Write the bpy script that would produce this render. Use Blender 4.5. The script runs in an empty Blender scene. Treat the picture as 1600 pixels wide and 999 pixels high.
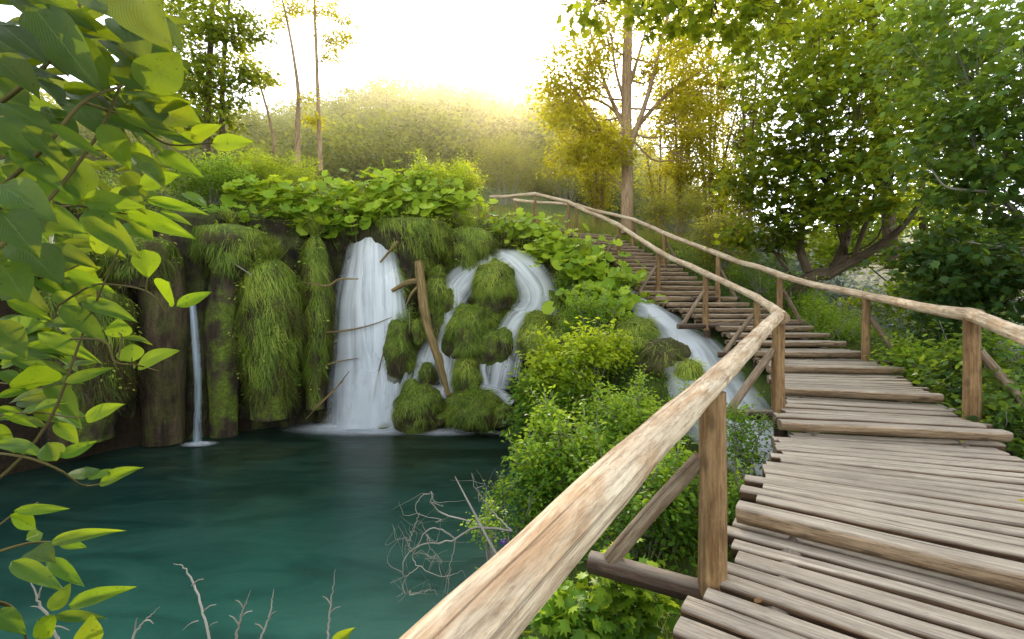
import bpy, math, random
import numpy as np
from mathutils import Vector
random.seed(7)
rng = np.random.default_rng(7)
F, CX, HY, EYE = 711.1, 800.0, 490.0, 1.36
scn = bpy.context.scene
col = scn.collection
A = np.array

def at(px, py, d):
    return A([(px-CX)/F*d, d, EYE-(py-HY)/F*d])

# ------------------------------------------------------------------ noise
def _hash(i, j, k, s):
    n = (i*374761393 + j*668265263 + k*2147483647 + s*974711) & 0xffffffff
    n = ((n ^ (n >> 13))*1274126177) & 0xffffffff
    n = (n ^ (n >> 16)) & 0xffffffff
    return (n & 0xffffff)/float(0xffffff)
def vnoise(Pn, seed=0):
    Pn = np.asarray(Pn, float); I = np.floor(Pn).astype(np.int64); f = Pn-I; f = f*f*(3-2*f)
    r = 0
    for a in (0, 1):
        for b in (0, 1):
            for c in (0, 1):
                w = (f[..., 0] if a else 1-f[..., 0])*(f[..., 1] if b else 1-f[..., 1])*(f[..., 2] if c else 1-f[..., 2])
                r = r+w*_hash(I[..., 0]+a, I[..., 1]+b, I[..., 2]+c, seed)
    return r*2-1
def fbm(Pn, seed=0, o=4):
    Pn = np.asarray(Pn, float); r = 0; a = 1.0; t = 0
    for k in range(o):
        r = r+a*vnoise(Pn*(2.03**k), seed+k*17); t += a; a *= .5
    return r/t

# ------------------------------------------------------------------ mesh building
def norm(v):
    v = np.asarray(v, float)
    return v/np.maximum(np.linalg.norm(v, axis=-1, keepdims=True), 1e-9)
def smooth_path(pts, n):
    pts = np.asarray(pts, float)
    if len(pts) == 2:
        t = np.linspace(0, 1, n)[:, None]; return pts[0]*(1-t)+pts[1]*t
    Pp = np.vstack([2*pts[0]-pts[1], pts, 2*pts[-1]-pts[-2]])
    out = []; m = len(pts)-1
    for u in np.linspace(0, m, n):
        i = min(int(u), m-1); t = u-i; a, b, c, d = Pp[i:i+4]
        out.append(.5*((2*b)+(-a+c)*t+(2*a-5*b+4*c-d)*t*t+(-a+3*b-3*c+d)*t**3))
    return A(out)

class MB:
    def __init__(s): s.V = []; s.T = []; s.Q = []; s.U = []; s.n = 0
    def add(s, V, T=None, Q=None, U=None):
        V = np.asarray(V, float).reshape(-1, 3)
        if U is None: U = np.zeros((len(V), 3))
        s.V.append(V); s.U.append(np.asarray(U, float).reshape(-1, 3))
        if T is not None and len(T): s.T.append(np.asarray(T, np.int64).reshape(-1, 3)+s.n)
        if Q is not None and len(Q): s.Q.append(np.asarray(Q, np.int64).reshape(-1, 4)+s.n)
        s.n += len(V)
    def inst(s, TV, TT, pos, x, nz, size, tone, TU=None):
        """many copies of a small template (leaf, blade): TV (k,3), TT tris"""
        pos = np.asarray(pos, float).reshape(-1, 3); N = len(pos)
        if N == 0: return
        x = norm(np.broadcast_to(x, (N, 3))); z = np.broadcast_to(nz, (N, 3))
        z = norm(z-(z*x).sum(1, keepdims=True)*x+1e-6); y = np.cross(z, x)
        size = np.broadcast_to(np.asarray(size, float), (N,)) if np.ndim(size) < 2 else size
        S = size[:, None, None] if np.ndim(size) == 1 else None
        TV = np.asarray(TV, float); k = len(TV)
        if S is not None: L = TV[None]*S
        else: L = TV[None]*size[:, None, :]
        V = pos[:, None]+L[..., :1]*x[:, None]+L[..., 1:2]*y[:, None]+L[..., 2:3]*z[:, None]
        TT = np.asarray(TT, np.int64)
        T = (TT[None]+(np.arange(N)*k)[:, None, None]).reshape(-1, 3)
        tn = np.broadcast_to(np.asarray(tone, float), (N,))
        U = np.zeros((N, k, 3)); U[..., 2] = tn[:, None]
        U[..., :2] = TV[None, :, :2] if TU is None else np.asarray(TU)[None]
        s.add(V.reshape(-1, 3), T=T, U=U.reshape(-1, 3))
    def tube(s, pts, rad, n=None, seg=8, rough=0.0, rnd=None, caps=True, flat=None, fr=6.0):
        pts = np.asarray(pts, float)
        if n: pts = smooth_path(pts, n)
        N = len(pts); rad = np.interp(np.linspace(0, 1, N), np.linspace(0, 1, len(np.atleast_1d(rad))), np.atleast_1d(rad)) if np.ndim(rad) else np.full(N, rad)
        tan = norm(np.gradient(pts, axis=0))
        up = A([0, 0, 1.]) if abs(tan[0][2]) < .9 else A([1., 0, 0])
        y = norm(np.cross(up, tan[0])); rnd = random.random() if rnd is None else rnd
        L = np.concatenate([[0], np.cumsum(np.linalg.norm(np.diff(pts, axis=0), axis=1))])
        ang = np.linspace(0, 2*math.pi, seg+1); Ys = []
        for t in tan:
            y = norm(y-t*np.dot(y, t)); Ys.append(y)
        Ys = A(Ys); Zs = np.cross(tan, Ys)
        ca = np.cos(ang)[None, :, None]; sa = np.sin(ang)[None, :, None]
        off = ca*Ys[:, None]+sa*Zs[:, None]
        R = np.repeat(rad[:, None], seg+1, 1)
        if rough:
            R = R*(1+rough*fbm(np.stack([np.cos(ang)[None]*1.1+rnd*50+0*R, np.sin(ang)[None]*1.1+0*R, L[:, None]*fr*.4+0*R], -1), 3, 3))
        V = pts[:, None]+off*R[..., None]
        U = np.stack([np.repeat(L[:, None], seg+1, 1)+rnd*37, ang[None]*rad.mean()+0*R, np.full(R.shape, rnd)], -1)
        i = np.arange(N-1)[:, None]*(seg+1)+np.arange(seg)[None]
        Q = np.stack([i, i+1, i+seg+2, i+seg+1], -1).reshape(-1, 4)
        s.add(V.reshape(-1, 3), Q=Q, U=U.reshape(-1, 3))
        if caps:
            for e, o in ((0, -1), (N-1, 1)):
                ring = V[e, :seg]; c = ring.mean(0)+tan[e]*o*rad[e]*.08
                uu = np.zeros((seg+1, 3)); uu[:, :2] = np.vstack([np.stack([np.cos(ang[:seg]), np.sin(ang[:seg])], -1)*rad[e], [[0, 0]]]); uu[:, 2] = 2+rnd
                k = np.arange(seg); a, b = (k+1) % seg, k
                if o > 0: a, b = b, a
                s.add(np.vstack([ring, c]), T=np.stack([a, b, np.full(seg, seg)], -1), U=uu)
    def kink(s, pts, rad, n=26, seg=5, amt=.010, **k):
        p = smooth_path(pts, n); L = np.linalg.norm(p[-1]-p[0]); w_ = np.sin(np.linspace(0, math.pi, n))[:, None]**.5
        p = p+rng.normal(size=p.shape)*amt*w_; s.tube(p, rad, seg=seg, **k)
    def build(s, name, mat, parent=None, smooth=True):
        me = bpy.data.meshes.new(name)
        V = np.concatenate(s.V); U = np.concatenate(s.U)
        T = np.concatenate(s.T) if s.T else np.zeros((0, 3), np.int64)
        Q = np.concatenate(s.Q) if s.Q else np.zeros((0, 4), np.int64)
        me.vertices.add(len(V)); me.vertices.foreach_set('co', V.astype(np.float32).ravel())
        lv = np.concatenate([T.ravel(), Q.ravel()]).astype(np.int32)
        me.loops.add(len(lv)); me.loops.foreach_set('vertex_index', lv)
        ls = np.concatenate([np.arange(len(T))*3, len(T)*3+np.arange(len(Q))*4]).astype(np.int32)
        me.polygons.add(len(ls)); me.polygons.foreach_set('loop_start', ls)
        me.polygons.foreach_set('use_smooth', np.full(len(ls), smooth))
        me.update(calc_edges=True); me.validate()
        at_ = me.attributes.new('auv', 'FLOAT_VECTOR', 'POINT'); at_.data.foreach_set('vector', U.astype(np.float32).ravel())
        me.materials.append(mat)
        o = bpy.data.objects.new(name, me); col.objects.link(o)
        if parent is not None:
            o.parent = parent
            o.matrix_parent_inverse = parent.matrix_basis.inverted()
        return o

def tag(o, label=None, cat=None, group=None, kind=None):
    if label: o['label'] = label
    if cat: o['category'] = cat
    if group: o['group'] = group
    if kind: o['kind'] = kind
    return o
def thing(name, loc, label, cat, group=None):
    o = bpy.data.objects.new(name, None); col.objects.link(o); o.empty_display_size = .2
    o.location = [float(v) for v in loc]
    bpy.context.view_layer.update() if False else None
    o.matrix_basis.translation = Vector([float(v) for v in loc])
    return tag(o, label, cat, group)

# ------------------------------------------------------------------ materials
class NT:
    def __init__(s, name):
        s.m = bpy.data.materials.new(name); s.m.use_nodes = True; s.t = s.m.node_tree; s.t.nodes.clear()
        s.out = s.t.nodes.new('ShaderNodeOutputMaterial')
    def n(s, ty, **kw):
        nd = s.t.nodes.new('ShaderNode'+ty)
        for k, v in kw.items():
            if hasattr(nd, k) and k not in ('inputs',): setattr(nd, k, v)
        return nd
    def set(s, sock, v):
        if isinstance(v, bpy.types.NodeSocket): s.t.links.new(v, sock)
        else: sock.default_value = v
    def attr(s):
        return s.n('Attribute', attribute_name='auv').outputs['Vector']
    def sep(s, v):
        x = s.n('SeparateXYZ'); s.set(x.inputs[0], v); return x.outputs
    def comb(s, x, y, z):
        c = s.n('CombineXYZ')
        for i, v in enumerate((x, y, z)): s.set(c.inputs[i], v)
        return c.outputs[0]
    def math(s, op, a, b=0.0, c=0.0, clamp=False):
        m = s.n('Math', operation=op, use_clamp=clamp)
        s.set(m.inputs[0], a); s.set(m.inputs[1], b); s.set(m.inputs[2], c); return m.outputs[0]
    def noise(s, vec, scale, detail=4, rough=.55, dist=0.0):
        t = s.n('TexNoise'); s.set(t.inputs['Vector'], vec); s.set(t.inputs['Scale'], scale)
        t.inputs['Detail'].default_value = detail; t.inputs['Roughness'].default_value = rough; t.inputs['Distortion'].default_value = dist
        return t.outputs[0]
    def ramp(s, fac, stops, interp='LINEAR'):
        r = s.n('ValToRGB'); cr = r.color_ramp; cr.interpolation = interp; s.set(r.inputs[0], fac)
        while len(cr.elements) < len(stops): cr.elements.new(.5)
        for e, (p, c) in zip(cr.elements, stops):
            e.position = p; e.color = (c[0], c[1], c[2], 1) if hasattr(c, '__len__') else (c, c, c, 1)
        return r.outputs[0]
    def mix(s, fac, a, b, blend='MIX'):
        m = s.n('Mix', data_type='RGBA', blend_type=blend)
        s.set(m.inputs[0], fac)
        for i, v in ((6, a), (7, b)): s.set(m.inputs[i], (v[0], v[1], v[2], 1) if isinstance(v, tuple) and len(v) == 3 else v)
        return m.outputs[2]
    def mapr(s, v, a, b, c=0.0, d=1.0):
        m = s.n('MapRange'); s.set(m.inputs[0], v)
        for i, x in enumerate((a, b, c, d)): m.inputs[i+1].default_value = x
        return m.outputs[0]
    def bsdf(s, color, rough=.7, spec=.3, bump=None, bs=.3, bd=.02):
        b = s.n('BsdfPrincipled'); s.set(b.inputs['Base Color'], (color[0], color[1], color[2], 1) if isinstance(color, tuple) and len(color) == 3 else color)
        s.set(b.inputs['Roughness'], rough); s.set(b.inputs['Specular IOR Level'], spec)
        if bump is not None:
            bp = s.n('Bump'); bp.inputs['Strength'].default_value = bs; bp.inputs['Distance'].default_value = bd
            s.set(bp.inputs['Height'], bump); s.set(b.inputs['Normal'], bp.outputs[0])
        return b
    def done(s, sh):
        s.t.links.new(sh, s.out.inputs['Surface']); return s.m

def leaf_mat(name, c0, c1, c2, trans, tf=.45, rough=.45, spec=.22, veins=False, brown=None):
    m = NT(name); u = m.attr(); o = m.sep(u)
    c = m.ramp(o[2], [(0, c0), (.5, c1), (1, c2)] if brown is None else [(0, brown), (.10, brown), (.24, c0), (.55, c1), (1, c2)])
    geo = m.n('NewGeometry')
    tc = m.mix(.62, c, trans); tc = m.mix(o[2], m.mix(.72, tc, (0, 0, 0)), tc)  # low tone also dims the see-through colour, carrying painted leaf shade
    if veins:
        w = m.math('ABSOLUTE', o[1])
        ph = m.math('SUBTRACT', m.math('MULTIPLY', o[0], 13.0), m.math('MULTIPLY', w, 8.5))
        fr = m.math('ABSOLUTE', m.math('SUBTRACT', m.math('FRACT', ph), .5))
        line = m.mapr(fr, .0, .16, 1, 0); mid = m.mapr(w, .0, .05, 1, 0)
        ln = m.math('MAXIMUM', m.math('MULTIPLY', line, .55), mid, clamp=True)
        nz = m.noise(geo.outputs['Position'], 22, 3)
        hv = m.math('FRACT', m.math('MULTIPLY', o[2], 91.7)); c = m.mix(m.math('MULTIPLY', hv, .5), c, m.mix(.5, c, (.02, .07, .03)))
        tc = m.mix(m.math('MULTIPLY', hv, .45), tc, m.mix(.5, tc, (.75, .62, .02)))
        c = m.mix(m.math('MULTIPLY', ln, .75), c, m.mix(.6, c, (.28, .36, .10)))
        c = m.mix(m.mapr(nz, .35, .7, 0, .35), c, m.mix(.5, c, (.03, .06, .005)))
        tc = m.mix(m.math('MULTIPLY', ln, .8), tc, m.mix(.65, tc, (.05, .12, .004)))
        sp_ = m.noise(geo.outputs['Position'], 95, 2); tc = m.mix(m.mapr(sp_, .66, .72, 0, .7), tc, (.12, .08, .01)); tc = m.mix(m.mapr(m.noise(geo.outputs['Position'], 16, 4), .4, .65, 0, .5), tc, m.mix(.5, tc, (.10, .22, .005)))
        pat = m.noise(geo.outputs['Position'], 60, 2)
        b = m.bsdf(c, rough, spec, m.math('ADD', m.math('MULTIPLY', m.mapr(fr, 0, .5, 0, 1), 1.0), m.math('MULTIPLY', pat, .3)), .35, .003)
    else:
        b = m.bsdf(c, rough, spec)
    t = m.n('BsdfTranslucent'); m.set(t.inputs[0], tc)
    mx = m.n('MixShader'); mx.inputs[0].default_value = tf
    m.t.links.new(b.outputs[0], mx.inputs[1]); m.t.links.new(t.outputs[0], mx.inputs[2])
    return m.done(mx.outputs[0])

def bark_mat(name, c0, c1, c2, su=3.0, sv=18.0, bs=.6):
    m = NT(name); o = m.sep(m.attr())
    v = m.comb(m.math('MULTIPLY', o[0], su), m.math('MULTIPLY', o[1], sv), m.math('MULTIPLY', o[2], 9))
    n1 = m.noise(v, 1.0, 6, .65, .6)
    c = m.ramp(n1, [(.25, c0), (.5, c1), (.75, c2)])
    return m.done(m.bsdf(c, .9, .15, n1, bs, .03).outputs[0])

def wood_mat(name, top, light, tan, dark, patch=.5, rough=.75, crack=.5):
    """peeled / weathered log: auv = (metres along, metres round, piece random; >2 on sawn ends)"""
    m = NT(name); o = m.sep(m.attr())
    geo = m.n('NewGeometry'); nz = m.sep(geo.outputs['Normal'])[2]
    rz = m.math('MULTIPLY', o[2], 17.3)
    v1 = m.comb(m.math('MULTIPLY', o[0], 1.6), m.math('MULTIPLY', o[1], 42), rz)
    v2 = m.comb(m.math('MULTIPLY', o[0], 3.2), m.math('MULTIPLY', o[1], 13), rz)
    v3 = m.comb(m.math('MULTIPLY', o[0], 1.1), m.math('MULTIPLY', o[1], 90), rz)
    fine = m.noise(v1, 1.0, 7, .7, .4); pt = m.noise(v2, 1.0, 9, .68, .5); ck = m.noise(v3, .8, 3, .5, .2)
    c = m.mix(m.mapr(pt, .50-.10*patch, .66-.06*patch), light, tan)
    c = m.mix(m.mapr(fine, .34, .62, .95, 0), c, m.mix(.6, c, dark))
    sm = m.noise(m.comb(m.math('MULTIPLY', o[0], .9), m.math('MULTIPLY', o[1], 3.0), rz), 1.0, 6, .65)
    c = m.mix(m.mapr(sm, .45, .68, 0, .65), c, m.mix(.62, c, dark))
    ckm = m.mapr(ck, .30, .36, 1, 0)
    kn = m.n('TexVoronoi'); kn.voronoi_dimensions = '2D'; m.set(kn.inputs['Vector'], m.comb(m.math('ADD', m.math('MULTIPLY', o[0], 2.1), rz), m.math('MULTIPLY', o[1], 4.2), 0.0)); kn.inputs['Scale'].default_value = 1.0
    knm = m.mapr(kn.outputs['Distance'], .05, .13, 1.0, 0)
    mid = m.noise(m.comb(m.math('MULTIPLY', o[0], 9.0), m.math('MULTIPLY', o[1], 75), rz), 1.0, 6, .7, .3)
    spk = m.noise(m.comb(m.math('MULTIPLY', o[0], 30), m.math('MULTIPLY', o[1], 60), rz), 1.0, 4, .7)
    c = m.mix(m.mapr(mid, .30, .50, .75, 0), c, m.mix(.7, c, dark))
    c = m.mix(m.mapr(spk, .60, .72, 0, .6), c, m.mix(.6, c, dark))
    c = m.mix(m.math('MULTIPLY', knm, crack), c, dark)
    c = m.mix(m.math('MULTIPLY', ckm, crack), c, (.03, .018, .01))
    if top is not None:
        tp = m.mix(m.mapr(fine, .34, .66), m.mix(.62, top, (.08, .06, .045)), top)
        tp = m.mix(m.mapr(pt, .45, .75, 0, .4), tp, m.mix(.5, top, (.22, .15, .09)))
        rr = m.math('FRACT', m.math('MULTIPLY', o[2], 7.77))
        tp = m.mix(m.mapr(rr, 0, 1, 0, .45), tp, m.mix(.5, tp, (.12, .09, .07)))
        tp = m.mix(m.mapr(mid, .30, .48, .6, 0), tp, m.mix(.6, tp, (.07, .05, .035)))
        tp = m.mix(m.mapr(spk, .62, .74, 0, .5), tp, (.10, .075, .05))
        tp = m.mix(m.math('MULTIPLY', ckm, .75), tp, (.07, .05, .04))
        big = m.noise(geo.outputs['Position'], 1.3, 4, .6)
        tp = m.mix(m.mapr(big, .42, .66, 0, .42), tp, m.mix(.5, tp, (.07, .06, .045)))
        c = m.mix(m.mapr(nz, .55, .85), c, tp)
    ends = m.mapr(o[2], 1.5, 1.6)
    rings = m.noise(m.comb(m.math('MULTIPLY', m.math('ADD', m.math('MULTIPLY', o[0], o[0]), m.math('MULTIPLY', o[1], o[1])), 2500), 0.0, rz), 1.0, 3)
    c = m.mix(ends, c, m.mix(m.mapr(rings, .3, .7), m.mix(.5, tan, (.3, .24, .17)), m.mix(.5, dark, (.16, .11, .07))))
    h = m.math('SUBTRACT', m.math('ADD', m.math('MULTIPLY', fine, .6), m.math('MULTIPLY', pt, .6)), m.math('ADD', m.math('MULTIPLY', ckm, .8), m.mapr(mid, .3, .5, .5, 0)))
    return m.done(m.bsdf(c, rough, .25, h, .55, .012).outputs[0])

M = {}
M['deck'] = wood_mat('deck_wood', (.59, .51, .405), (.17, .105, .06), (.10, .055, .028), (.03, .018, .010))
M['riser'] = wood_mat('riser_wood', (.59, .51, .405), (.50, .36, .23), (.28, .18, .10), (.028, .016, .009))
M['rail'] = wood_mat('rail_wood', None, (.76, .64, .47), (.54, .36, .21), (.16, .085, .04), .55)
M['post'] = wood_mat('post_wood', None, (.36, .225, .105), (.21, .115, .045), (.06, .03, .014), .7)
M['brace'] = wood_mat('brace_wood', None, (.34, .26, .18), (.2, .13, .075), (.06, .035, .02), .7)
M['beam'] = wood_mat('beam_wood', (.3, .25, .2), (.11, .07, .045), (.06, .035, .022), (.02, .012, .008), .7)
M['bark_light'] = bark_mat('pale_bark', (.13, .08, .045), (.34, .23, .14), (.46, .34, .23))
M['bark'] = bark_mat('brown_bark', (.03, .022, .014), (.09, .065, .042), (.16, .12, .085))
M['bark_gold'] = bark_mat('sunlit_bark', (.11, .07, .03), (.22, .14, .07), (.33, .23, .12))
M['twig'] = bark_mat('grey_twig', (.12, .11, .095), (.26, .24, .21), (.4, .38, .34))
M['stem'] = bark_mat('green_stem', (.04, .03, .012), (.09, .075, .025), (.14, .12, .05))
M['log'] = bark_mat('drift_log', (.05, .035, .016), (.17, .12, .05), (.34, .25, .11), 2, 26)
LG = (.40, .52, .03)
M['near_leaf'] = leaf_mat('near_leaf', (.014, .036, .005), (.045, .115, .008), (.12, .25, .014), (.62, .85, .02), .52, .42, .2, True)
M['maple'] = leaf_mat('maple_leaf', (.05, .11, .010), (.18, .29, .018), (.40, .49, .03), (.85, .88, .03), 0.58, spec=.15)
M['maple_cool'] = leaf_mat('cool_maple_leaf', (.03, .08, .020), (.10, .20, .035), (.25, .36, .05), (.55, .70, .04), 0.48, .42, .25)
M['gold'] = leaf_mat('golden_leaf', (.30, .29, .012), (.56, .50, .02), (.78, .64, .03), (1.0, .92, .04), 0.62)
M['willow'] = leaf_mat('willow_leaf', (.07, .10, .02), (.17, .20, .03), (.30, .30, .05), (.75, .70, .08), 0.52)
M['bush'] = leaf_mat('bush_leaf', (.04, .11, .012), (.13, .28, .024), (.34, .48, .035), (.60, .75, .03), 0.47)
M['yellow_bush'] = leaf_mat('yellow_bush_leaf', (.06, .13, .010), (.20, .33, .016), (.48, .58, .028), (.75, .82, .03), 0.5)
M['butterbur'] = leaf_mat('butterbur_leaf', (.08, .17, .016), (.22, .38, .025), (.42, .54, .04), (.75, .85, .03), 0.48)
M['grass'] = leaf_mat('grass_blade', (.055, .10, .016), (.20, .31, .035), (.44, .50, .09), (.60, .68, .05), .42, brown=(.10, .07, .03))
M['meadow'] = leaf_mat('meadow_blade', (0.084, 0.126, 0.021), (0.196, 0.238, 0.042), (0.364, 0.350, 0.070), (.6, .56, .08), .5)
M['forest'] = leaf_mat('forest_leaf', (.05, .09, .012), (.13, .19, .018), (.28, .31, .03), (.70, .66, .04), 0.48)
M['haze_blue_forest'] = leaf_mat('haze_tinted_leaf', (.03, .06, .05), (.06, .10, .08), (.10, .15, .10), (.2, .28, .14), .3)  # blue haze of distance put into the leaf colour
M['rust'] = leaf_mat('dry_leaf', (.10, .05, .02), (.16, .08, .03), (.22, .12, .04), (.2, .1, .03), .2)
M['flower'] = leaf_mat('purple_petal', (.10, .02, .35), (.15, .03, .45), (.2, .05, .55), (.3, .05, .8), .3)

def ground_mat():
    m = NT('ground'); g = m.n('NewGeometry'); p = g.outputs['Position']; nz = m.sep(g.outputs['Normal'])[2]
    n1 = m.noise(p, .8, 6, .6); n2 = m.noise(p, 9, 5, .7)
    c = m.ramp(n1, [(.3, (.025, .04, .010)), (.5, (.05, .085, .016)), (.7, (.09, .115, .02))])
    c = m.mix(m.mapr(n2, .4, .7, 0, .6), c, (.03, .024, .014))
    c = m.mix(m.mapr(nz, .45, .75, 1, 0), c, m.mix(n2, (.008, .006, .004), (.045, .032, .02)))
    return m.done(m.bsdf(c, .95, .1, n2, .8, .06).outputs[0])
def rock_mat(name, moss=1.0, c0=(.010, .008, .006), c1=(.05, .036, .022), c2=(.10, .075, .045)):
    m = NT(name); g = m.n('NewGeometry'); p = g.outputs['Position']; nz = m.sep(g.outputs['Normal'])[2]
    sp = m.sep(p); st = m.comb(m.math('MULTIPLY', sp[0], 5), m.math('MULTIPLY', sp[1], 5), m.math('MULTIPLY', sp[2], .9))
    n1 = m.noise(st, 1.0, 6, .65, .5); n2 = m.noise(p, 14, 5, .7); n3 = m.noise(p, 1.7, 4)
    c = m.ramp(n1, [(.3, c0), (.5, c1), (.72, c2)])
    mo = m.ramp(n2, [(.3, (.04, .06, .008)), (.55, (.12, .17, .018)), (.75, (.25, .28, .035))])
    f = m.math('MULTIPLY', m.math('ADD', m.mapr(n3, .42, .6), m.mapr(nz, .1, .6), clamp=True), moss, clamp=True)
    c = m.mix(f, c, mo)
    return m.done(m.bsdf(c, .85, .3, m.math('ADD', n2, n1), 1.0, .06).outputs[0])
M['ground'] = ground_mat(); M['cliff'] = rock_mat('tufa_cliff', .30, (.004, .003, .002), (.022, .016, .010), (.055, .040, .024)); M['rock'] = rock_mat('mossy_rock', 1.0)
M['tufa'] = rock_mat('brown_tufa', .25, (.010, .007, .004), (.055, .036, .020), (.14, .10, .06))

def pool_mat():
    m = NT('pool_water'); g = m.n('NewGeometry'); p = g.outputs['Position']; s = m.sep(p)
    st = m.comb(m.math('ADD', m.math('MULTIPLY', s[0], .35), m.math('MULTIPLY', s[1], .12)), m.math('MULTIPLY', s[1], .5), 0.0)
    n1 = m.noise(st, 1.0, 4, .5, .6)
    dist = m.math('ADD', s[1], m.math('MULTIPLY', n1, 3.4))
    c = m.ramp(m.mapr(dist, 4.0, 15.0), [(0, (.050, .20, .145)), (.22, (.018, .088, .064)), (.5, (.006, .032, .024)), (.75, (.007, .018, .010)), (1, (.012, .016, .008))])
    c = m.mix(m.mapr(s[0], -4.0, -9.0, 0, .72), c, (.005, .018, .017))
    d2 = m.noise(p, .55, 3, .5, .8)
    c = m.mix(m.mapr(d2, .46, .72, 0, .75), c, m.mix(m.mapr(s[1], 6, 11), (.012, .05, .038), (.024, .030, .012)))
    d3 = m.noise(m.comb(m.math('MULTIPLY', s[0], .5), m.math('MULTIPLY', s[1], 1.3), 4.0), 1.0, 5, .6, 1.0)
    c = m.mix(m.mapr(d3, .42, .7, 0, .45), c, m.mix(.3, c, (.10, .24, .18)))
    c = m.mix(m.mapr(d3, .45, .25, 0, .6), c, (.006, .022, .017))
    b = m.bsdf(c, .30, .22, m.noise(m.comb(m.math('MULTIPLY', s[0], 2.2), m.math('MULTIPLY', s[1], 5.0), 0.0), 1.0, 3, .5), .16, .05)
    b.inputs['IOR'].default_value = 1.33
    return m.done(b.outputs[0])
M['pool'] = pool_mat()
def fall_mat(name, dens=.75, su=9.0, sv=.35, base=(.90, .93, .96)):
    """silky falling water: auv = (across -1..1, metres down, strand random); thins towards its edges and between streaks"""
    m = NT(name); o = m.sep(m.attr()); w = m.math('ABSOLUTE', o[0])
    v = m.comb(m.math('MULTIPLY', o[0], su*.5), m.math('MULTIPLY', o[1], sv), m.math('MULTIPLY', o[2], 31))
    n1 = m.noise(v, 1.0, 3, .5, .3)
    v2 = m.comb(m.math('MULTIPLY', o[0], su*1.6), m.math('MULTIPLY', o[1], sv*.7), m.math('MULTIPLY', o[2], 57))
    n2 = m.noise(v2, 1.0, 3, .5)
    n3 = m.noise(m.comb(m.math('MULTIPLY', o[1], 1.1), m.math('MULTIPLY', o[2], 9), 0.0), 1.0, 2)
    edge = m.mapr(m.math('ADD', w, m.math('MULTIPLY', m.math('SUBTRACT', n3, .5), .55)), .12, 1.0, 1, 0)
    edge = m.math('MULTIPLY', m.math('POWER', edge, .8), m.mapr(o[1], .02, .45, .15, 1))
    a = m.math('MULTIPLY', m.math('MULTIPLY', m.mapr(n1, .28, .56, .42, 1), m.mapr(n2, .25, .6, .85, 1)), m.math('MULTIPLY', edge, dens*1.25), clamp=True)
    c = m.mix(m.mapr(n1, .3, .7), m.mix(.4, base, (.6, .68, .75)), base)
    c = m.mix(m.mapr(o[1], .8, 5.0, 0, .55), c, m.mix(.5, base, (.38, .48, .58)))
    d = m.n('BsdfDiffuse'); m.set(d.inputs[0], c)
    t = m.n('BsdfTranslucent'); m.set(t.inputs[0], c)
    x = m.n('MixShader'); x.inputs[0].default_value = .4; m.t.links.new(d.outputs[0], x.inputs[1]); m.t.links.new(t.outputs[0], x.inputs[2])
    tr = m.n('BsdfTransparent'); y = m.n('MixShader'); m.set(y.inputs[0], a)
    m.t.links.new(tr.outputs[0], y.inputs[1]); m.t.links.new(x.outputs[0], y.inputs[2])
    return m.done(y.outputs[0])
M['fall'] = fall_mat('fall_water', .92); M['veil'] = fall_mat('thin_veil', .6, 7); M['stream'] = fall_mat('stream_water', 1.0, 5, .5)
M['trickle'] = fall_mat('trickle_water', .7, 3, .6, (.55, .66, .8))
M['spray'] = fall_mat('spray_mist', .34, 2.2, .9)
def foam_mat():
    m = NT('foam_mist'); o = m.sep(m.attr())
    n = m.noise(m.comb(m.math('MULTIPLY', o[0], 1.6), m.math('MULTIPLY', o[1], 1.6), o[2]), 1.0, 4, .55, .7)
    r = m.math('SQRT', m.math('ADD', m.math('MULTIPLY', o[0], o[0]), m.math('MULTIPLY', o[1], o[1])))
    a = m.math('MULTIPLY', m.mapr(r, .25, 1.0, 1, 0), m.mapr(n, .3, .65, .25, .95), clamp=True)
    a = m.math('MULTIPLY', a, m.mapr(r, .0, 1.0, 1.0, .5))
    d = m.bsdf((.78, .83, .88), .6, .2); tr = m.n('BsdfTransparent'); y = m.n('MixShader'); m.set(y.inputs[0], a)
    m.t.links.new(tr.outputs[0], y.inputs[1]); m.t.links.new(d.outputs[0], y.inputs[2])
    return m.done(y.outputs[0])
M['foam'] = foam_mat()

# ------------------------------------------------------------------ leaf templates
DIA = (A([[0, 0, 0], [.45, .27, .06], [1, 0, -.04], [.45, -.27, .06]]), A([[0, 2, 1], [0, 3, 2]]))
NAR = (A([[0, 0, 0], [.45, .12, .03], [1, 0, -.08], [.45, -.12, .03]]), A([[0, 2, 1], [0, 3, 2]]))
LEAF6 = (A([[0, 0, 0], [.3, .25, .05], [.68, .22, .03], [1, 0, -.1], [.68, -.22, .03], [.3, -.25, .05], [.5, 0, -.03]]),
         A([[0, 6, 1], [1, 6, 2], [2, 6, 3], [3, 6, 4], [4, 6, 5], [5, 6, 0]]))
def _maple():
    r = [(180, .02), (215-360, .34), (-118, .30), (-82, .55), (-52, .33), (-38, .62), (-14, .40), (0, .74), (14, .40), (38, .62), (52, .33), (82, .55), (118, .30), (145, .34)]
    V = [[.32, 0, .04]]+[[.32+R*math.cos(math.radians(a)), R*math.sin(math.radians(a)), -.10*R*(1 if R > .5 else .2)] for a, R in r]
    n = len(r); V[1] = [0, 0, 0]
    return A(V), A([[0, 1+i, 1+(i+1) % n] for i in range(n)])
MAPLE = _maple()
def _butter():
    n = 14; V = [[.25, 0, -.10]]
    for i in range(n):
        a = math.radians(-158+316*i/(n-1)); R = .5*(1+.07*(-1)**i)
        V.append([.45+R*math.cos(a), R*math.sin(a), .03+.04*(-1)**i])
    return A(V), A([[0, 1+i, 2+i] for i in range(n-1)])
BUTTER = _butter()
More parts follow.
